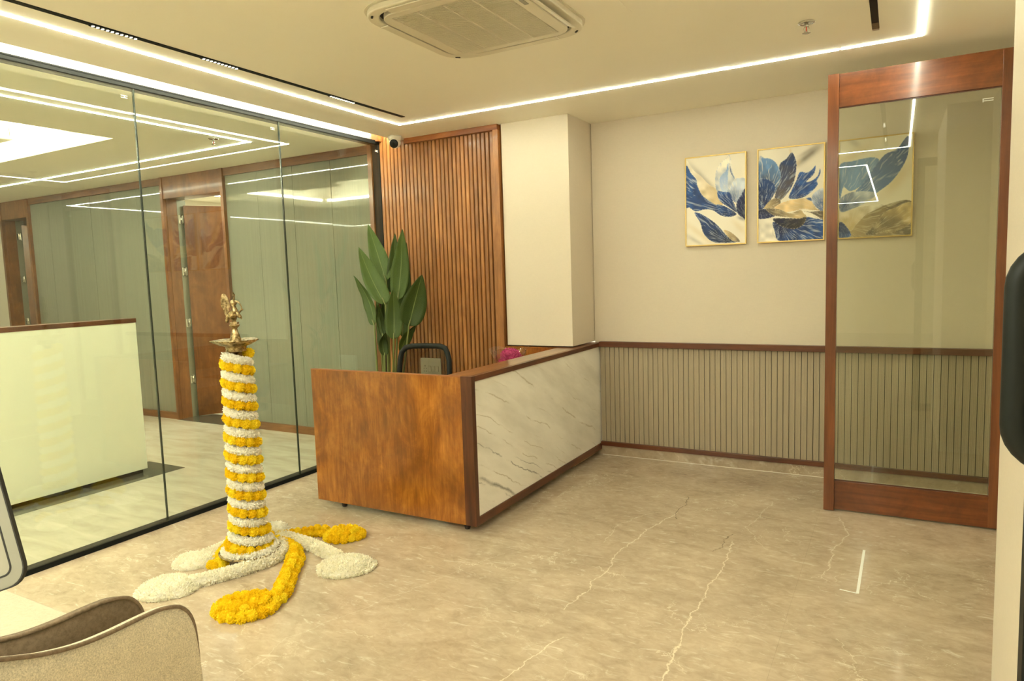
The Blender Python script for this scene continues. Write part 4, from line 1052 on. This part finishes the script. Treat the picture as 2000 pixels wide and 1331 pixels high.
p1 = [([(50, 190), (150, 330), (240, 400), (340, 500), (440, 570), (480, 660), (520, 760), (440, 770), (340, 720), (250, 640), (190, 540), (190, 440), (110, 360), (50, 300)], (500, 760), SAND, CR * .95, VS, .3),
      ([(50, 290), (120, 370), (190, 450), (200, 520), (260, 640), (350, 710), (440, 765), (560, 790), (690, 880), (600, 915), (500, 900), (400, 835), (300, 820), (180, 845), (100, 800), (40, 760)], (680, 890), NAVY, BLUE, VE, .45),
      ([(160, 862), (260, 885), (400, 975), (490, 1060), (530, 1110), (620, 1200), (700, 1235), (560, 1245), (420, 1240), (330, 1190), (270, 1110), (230, 980)], (600, 1240), np.array(lin(44, 52, 72)[:3]), np.array(lin(34, 66, 124)[:3]), VE, .4),
      ([(530, 1085), (600, 1100), (690, 1170), (730, 1235), (640, 1220), (575, 1160)], (730, 1235), TAUPE, SAND, VS, .3),
      ([(610, 150), (640, 350), (665, 440), (600, 560), (610, 600), (450, 590), (430, 380), (480, 260), (560, 180)], (690, 860), SKY, CR, SKY, .25),
      ([(590, 240), (560, 330), (490, 410), (480, 500), (510, 590), (575, 590), (585, 400)], (560, 600), PALE, SKY * 1.1, CRV, .3),
      ([(608, 240), (625, 340), (668, 440), (650, 420), (612, 340)], (610, 250), NAVY, BLUE, VE, .1),
      ([(670, 440), (720, 430), (800, 440), (800, 600), (740, 660), (690, 740), (640, 700), (605, 620), (620, 520)], (700, 860), BLUE, PALE, CRV, .6),
      ([(455, 590), (530, 600), (610, 610), (640, 700), (700, 860), (600, 800), (500, 730), (460, 670)], (700, 880), NAVY, BLUE * 1.1, VE, .5),
      ([(440, 765), (540, 780), (640, 840), (690, 885), (600, 918), (500, 880)], (690, 885), NAVY * .8, BLUE * .8, VE, .3),
      ([(800, 570), (740, 650), (690, 740), (700, 870), (760, 925), (800, 930)], (800, 940), NAVY * .6, NAVY * 1.1, VE, .2)]
f1 = [(100, 250, 480, 640, 35, TAUPE, .45), (60, 1000, 400, 1250, 40, SAND, .4), (60, 1150, 300, 1290, 25, TAUPE, .35), (640, 960, 800, 1130, 40, SAND, .35), (700, 920, 800, 960, 22, NAVY, .5)]
picture(-1.443, -.990, 1.735, 2.410, paint(c1, p1, f1, seed=1), 'leftmost gold framed painting of blue petals and one navy leaf on cream')
c2_ = ((52, 150), (845, 58), (838, 1195), (62, 1245))
p2 = [([(60, 960), (150, 900), (250, 1000), (230, 1130), (300, 1220), (330, 1250), (60, 1250)], (60, 960), CR * .8, CR, CRV, .1),
      ([(240, 1000), (340, 1000), (560, 950), (640, 930), (760, 950), (840, 960), (840, 1200), (560, 1210), (320, 1225), (260, 1100)], (330, 1010), NAVY * .9, BLUE * .9, VE, .5),
      ([(560, 400), (640, 405), (700, 370), (745, 320), (725, 420), (640, 510), (700, 500), (770, 440), (795, 355), (800, 420), (760, 500), (770, 545), (700, 630), (600, 700), (480, 720), (430, 700), (470, 600), (520, 500)], (400, 760), NAVY, BLUE * 1.35, VE, .45),
      ([(465, 170), (510, 250), (520, 340), (495, 500), (440, 620), (340, 730), (260, 760), (280, 600), (320, 480), (315, 320), (400, 240)], (200, 830), TAUPE * .8, np.array(lin(40, 60, 104)[:3]), VE, .45),
      ([(60, 260), (130, 240), (200, 245), (270, 290), (320, 380), (330, 470), (280, 620), (180, 780), (130, 830), (60, 840)], (120, 860), np.array(lin(66, 66, 84)[:3]), SKY * .9, CRV, .75),
      ([(60, 520), (120, 480), (230, 520), (270, 610), (200, 740), (130, 830), (60, 850)], (120, 860), NAVY * .9, BLUE * .8, VE, .5),
      ([(130, 830), (220, 730), (320, 720), (330, 780), (260, 830), (170, 840)], (130, 840), SAND * .9, TAUPE * .8, VS, .5),
      ([(260, 830), (340, 770), (470, 730), (640, 710), (700, 740), (760, 830), (840, 850), (700, 850), (600, 840), (460, 870), (360, 880)], (840, 850), SAND * .9, SAND * 1.25, CRV, .2),
      ([(640, 710), (690, 700), (705, 740), (660, 730)], (650, 715), BLUE, BLUE, VE, .2),
      ([(840, 600), (760, 620), (705, 680), (710, 760), (770, 830), (835, 860)], (830, 850), BLUE, PALE, CRV, .5),
      ([(60, 860), (150, 840), (260, 840), (300, 900), (200, 950), (60, 960)], (100, 850), NAVY * .7, NAVY * 1.2, VE, .25),
      ([(150, 840), (300, 840), (440, 890), (560, 850), (600, 870), (640, 920), (560, 950), (420, 940), (320, 930), (230, 910)], (160, 845), TAUPE * .9, SAND * .8, VS, .5),
      ([(240, 960), (420, 950), (560, 950), (640, 930), (600, 1030), (480, 1080), (330, 1040)], (630, 920), TAUPE * .25, NAVY * .5, VS, .12),
      ([(600, 865), (700, 870), (840, 860), (840, 960), (760, 920), (680, 880)], (600, 865), TAUPE, TAUPE * .7, VS, .4),
      ([(600, 868), (680, 900), (760, 930), (830, 965), (700, 930), (620, 900)], (600, 868), CR, CR, CRV, .1)]
f2 = [(520, 320, 800, 90, 40, TAUPE, .85), (540, 220, 760, 90, 22, TAUPE, .4), (440, 120, 460, 210, 14, SAND, .5), (80, 1010, 300, 1230, 30, TAUPE, .45), (510, 330, 560, 260, 25, SAND, .5)]
picture(-.908, -.457, 1.735, 2.412, paint(c2_, p2, f2, seed=2), 'middle gold framed painting of a large dark blue flower beside the open door stile')
c3 = ((1320, 25), (1929, -50), (1925, 790), (1320, 820))
k_ = .8
p3 = [([(1320, 640), (1450, 600), (1650, 560), (1925, 510), (1925, 790), (1320, 820)], (1330, 700), SAND * .8, TAUPE * .9, VS, .5),
      ([(1340, 590), (1500, 560), (1700, 540), (1560, 620), (1480, 700), (1420, 760), (1330, 680)], (1420, 760), SAND, CR * .9, CRV, .25),
      ([(1700, 610), (1800, 560), (1925, 520), (1925, 680), (1800, 760), (1560, 790), (1620, 720)], (1580, 790), TAUPE * .8, SAND * .85, VS, .5),
      ([(1320, 230), (1450, 180), (1600, 150), (1660, 180), (1620, 300), (1520, 380), (1420, 430), (1360, 400), (1330, 500)], (1320, 600), SKY, SKY * .9, CRV, .35),
      ([(1890, -30), (1890, 120), (1840, 240), (1760, 350), (1660, 430), (1560, 500), (1450, 570), (1340, 600), (1420, 480), (1520, 370), (1600, 260), (1700, 130), (1800, 80)], (1340, 600), SKY * .9, BLUE * .9, VE, .5),
      ([(1340, 600), (1330, 500), (1420, 440), (1560, 430), (1640, 450), (1560, 520), (1440, 575)], (1340, 600), BLUE * .8, PALE * .9, CRV, .5),
      ([(1330, 685), (1390, 720), (1430, 800), (1330, 815)], (1330, 690), NAVY, BLUE, VE, .3)]
f3 = [(1400, 10, 1500, 60, 30, TAUPE, .35), (1340, 200, 1600, 40, 35, SAND, .5), (1700, 450, 1920, 200, 60, SAND * .9, .6), (1840, 780, 1925, 710, 14, CR, .6)]
picture(-.370, .082, 1.735, 2.412, paint(c3, p3, f3, seed=3), 'rightmost gold framed painting, a long blue leaf over sand tones seen through door glass')

# ------------------------------------------------------------------ open glass door
gd = empty('glass_door', (-.38, 4.66, 0), label='tall open glass door with reddish teak frame in front of the back wall', cat='door')
def G(name, mat, x0, x1, y0, y1, z0, z1, bevel=.0015): return MB().box(x0 + .38, x1 + .38, y0, y1, z0, z1).build(name, mat, gd, bevel)
G('edge_stile', M['door_v'], -.382, -.322, -.012, .045, .004, 2.69)
G('top_rail', M['door_h'], -.322, .535, .004, .045, 2.495, 2.69)
G('bottom_rail', M['door_h'], -.322, .535, .004, .045, .012, .195)
G('hinge_stile', M['door_v'], .482, .545, .0035, .046, .012, 2.69)
gl = G('glass_pane', M['glass_door'], -.322, .482, .018, .028, .195, 2.495, 0)
MB().box(.38 + .395, .38 + .445, .0165, .0175, 2.425, 2.429).box(.38 + .395, .38 + .445, .0165, .0175, 2.437, 2.440).box(.38 + .395, .38 + .400, .0165, .0175, 2.42, 2.437).build('etched_mark', M['etch'], gl)
b = MB(); e = .006
b.box(.058, .862, .012, .018, .195, .195 + e); b.box(.058, .862, .012, .018, 2.495 - e, 2.495); b.build('glazing_bead', M['walnut_h'], gd)

# ------------------------------------------------------------------ entrance glass door with black handle, at right beside camera
hd = empty('entrance_door', (.20, 1.15, 0), label='black framed glass entrance door standing open at the right edge with a black pull handle', cat='door')
MB().box(-.038, .03, -.02, .02, .01, 2.6).build('door_stile', M['black'], hd, bevel=.003)
MB().box(.03, .80, -.02, .02, .01, .09).build('bottom_rail', M['black'], hd, bevel=.003)
MB().box(.03, .80, -.02, .02, 2.52, 2.6).build('top_rail', M['black'], hd, bevel=.003)
MB().box(.03, .80, -.005, .005, .09, 2.52).build('glass_pane', M['glass'], hd)
# D handle: seen edge-on left of the stile
hz0, hz1 = 1.272, 1.562; pts = []
xl, xr = -.055, -.03
hp = [(xr, 0, hz1)] + [(xl + .05 + .05 * math.cos(a), 0, hz1 - .05 + .05 * math.sin(a)) for a in np.linspace(PI / 2, PI, 8)] + [(xl + .05 + .05 * math.cos(a), 0, hz0 + .05 + .05 * math.sin(a)) for a in np.linspace(PI, 3 * PI / 2, 8)] + [(xr, 0, hz0)]
MB().tube(hp, .0165, 16).build('pull_handle', M['black_soft'], hd)

# ------------------------------------------------------------------ armchair and cream bench at lower left
ach = empty('armchair', (-1.78, .7, 0), label='beige upholstered armchair with taupe piping at the lower left corner', cat='armchair')
def arm_profile(shift=0.0):
    # (y, z) from the rear to the front bottom
    top = [(-.05, .80), (.25, .795), (.50, .765), (.62, .738), (.718, .708), (.80, .677), (.883, .657), (.96, .651), (1.043, .652), (1.10, .651), (1.135, .644), (1.165, .632), (1.190, .605), (1.203, .572), (1.209, .530), (1.212, .44), (1.212, .30), (1.208, .16)]
    return [(y + shift, z) for y, z in top]
def arm(name, mat, xo, thick, shift, par, dz=0, channels=False):
    pr = arm_profile(shift); b = MB(); n = len(pr)
    pl_ = smooth_path([Vector((0, y - .7, z + dz)) for y, z in pr], .02)
    vs = []; m_ = 8
    for p in pl_:
        # rounded cross section toward a bottom line
        for k in range(2): vs.append((xo + (0 if k == 0 else -thick), p.y, p.z))
    nn = len(pl_)
    low = [(xo + (0 if k == 0 else -thick), (p.y if p.y < .45 else .45 + (p.y - .45) * .6), .13) for p in pl_ for k in range(2)]
    # side faces as fans of quads to the lowered line
    rows = 10; grid = []
    for side in (0, 1):
        g = []
        for r_ in range(rows + 1):
            t_ = r_ / rows
            row = []
            for i, p in enumerate(pl_):
                zt = p.z; zb = .13; z = zt + (zb - zt) * t_; bulge = .012 * math.sin(PI * min(1, t_ * 2.2)) if t_ < .45 else 0
                if channels and side == 0: bulge += .006 * abs(math.sin(p.y * 52)) * min(1, t_ * 4)
                row.append((xo + (bulge if side == 0 else -thick - bulge), p.y, z))
            g.append(row)
        grid.append(g)
    for side in (0, 1):
        g = grid[side]; vs = [v for row in g for v in row]; b.add(vs, [(r_ * nn + i, r_ * nn + i + 1, (r_ + 1) * nn + i + 1, (r_ + 1) * nn + i) for r_ in range(rows) for i in range(nn - 1)], 0, True)
    for r_ in range(1):
        a, c = grid[0][0], grid[1][0]; b.add(a + c, [(i, i + 1, nn + i + 1, nn + i) for i in range(nn - 1)], 0, True)
    a, c = [row[-1] for row in grid[0]], [row[-1] for row in grid[1]]; b.add(a + c, [(i, i + 1, rows + 1 + i + 1, rows + 1 + i) for i in range(rows)], 0, True)
    a, c = [row[0] for row in grid[0]], [row[0] for row in grid[1]]; b.add(a + c, [(i, i + 1, rows + 1 + i + 1, rows + 1 + i) for i in range(rows)], 0, True)
    a, c = grid[0][-1], grid[1][-1]; b.add(a + c, [(i, i + 1, nn + i + 1, nn + i) for i in range(nn - 1)], 0, False)
    o = b.build(name, mat, par)
    MB().tube([(xo - .002, p.y, p.z + .001) for p in pl_], .006, 8).build('piping', M['piping'], o)
    return o
arm('outer_shell', M['beige_fab'], 0, .028, 0, ach)
arm('inner_shell', M['brown_lea'], -.175, .03, -.042, ach, .008, True)
MB().box(-.205, -.028, -.70, .42, .12, .40).build('seat', M['brown_lea'], ach, bevel=.02)
for lx, ly in ((-.04, .40), (-.17, .40), (-.04, -.6), (-.17, -.6)): MB().lathe([(.012, 0), (.018, .13)], 12, cx=lx, cy=ly).build('leg', M['legwood'], ach)
bn = empty('bench_seat', (-2.6, .8, 0), label='cream leather topped bench seat beyond the armchair at the left edge', cat='bench')
MB().prism(rrect(-.75, .54, -.42, .40, .01), 'Z', .36, .45).build('cushion', M['cream_lea'], bn, bevel=.008)
MB().box(-.73, .52, -.40, .38, .10, .36).build('base', M['cream_lea'], bn, bevel=.01)
for lx in (-.68, .46):
    for ly in (-.36, .34): MB().lathe([(.016, 0), (.022, .10)], 12, cx=lx, cy=ly).build('leg', M['legwood'], bn)

# ------------------------------------------------------------------ silver framed display board at the left edge, close to the camera
sb = empty('display_stand', (-1.60, .42, 0), label='silver framed display board with rounded corner at the far left edge', cat='stand')
p_tr = Vector((-1.413, .6, 1.218)); p_br = Vector((-1.350, .6, 1.045))
ax = (p_tr - p_br).normalized(); sd = (viewr - ax * viewr.dot(ax)).normalized() * -1
nn_ = ax.cross(sd)
org = p_br - ax * .012
fr = Matrix((tuple(sd) + (0,), tuple(nn_) + (0,), tuple(ax) + (0,), (0, 0, 0, 1))).transposed(); fr.translation = org - Vector(sb.location)
def board(r0, r1, w, h, ins, r): return rrect(ins, w - ins, ins, h - ins, r, 6)
BW, BH = .42, .58
b = MB(); ring(board(0, 0, BW, BH, 0, .035), board(0, 0, BW, BH, .022, .016), -.004, .004, b)
b.v = [(x, z, y) for x, y, z in b.v]
o = b.build('frame', M['silver'], sb, bevel=.002); o.matrix_local = fr
b = MB(); ring(board(0, 0, BW, BH, -.0015, .036), board(0, 0, BW, BH, .001, .034), -.0045, .0045, b); ring(board(0, 0, BW, BH, .021, .016), board(0, 0, BW, BH, .024, .014), -.0045, .0045, b); b.v = [(x, z, y) for x, y, z in b.v]
o = b.build('rubber_edge', M['gap'], sb); o.matrix_local = fr
o = MB().box(.02, BW - .02, -.002, .002, .02, BH - .02).build('panel', M['greyglass'], sb); o.matrix_local = fr
MB().tube([(-.0, 0, .01), (0, .10, .85), (-.03, .17, 1.2)], .012, 10).build('pole', M['steel'], sb)
MB().lathe([(.001, 0), (.12, 0), (.12, .008), (.02, .016), (.001, .016)], 32).build('base', M['steel'], sb)
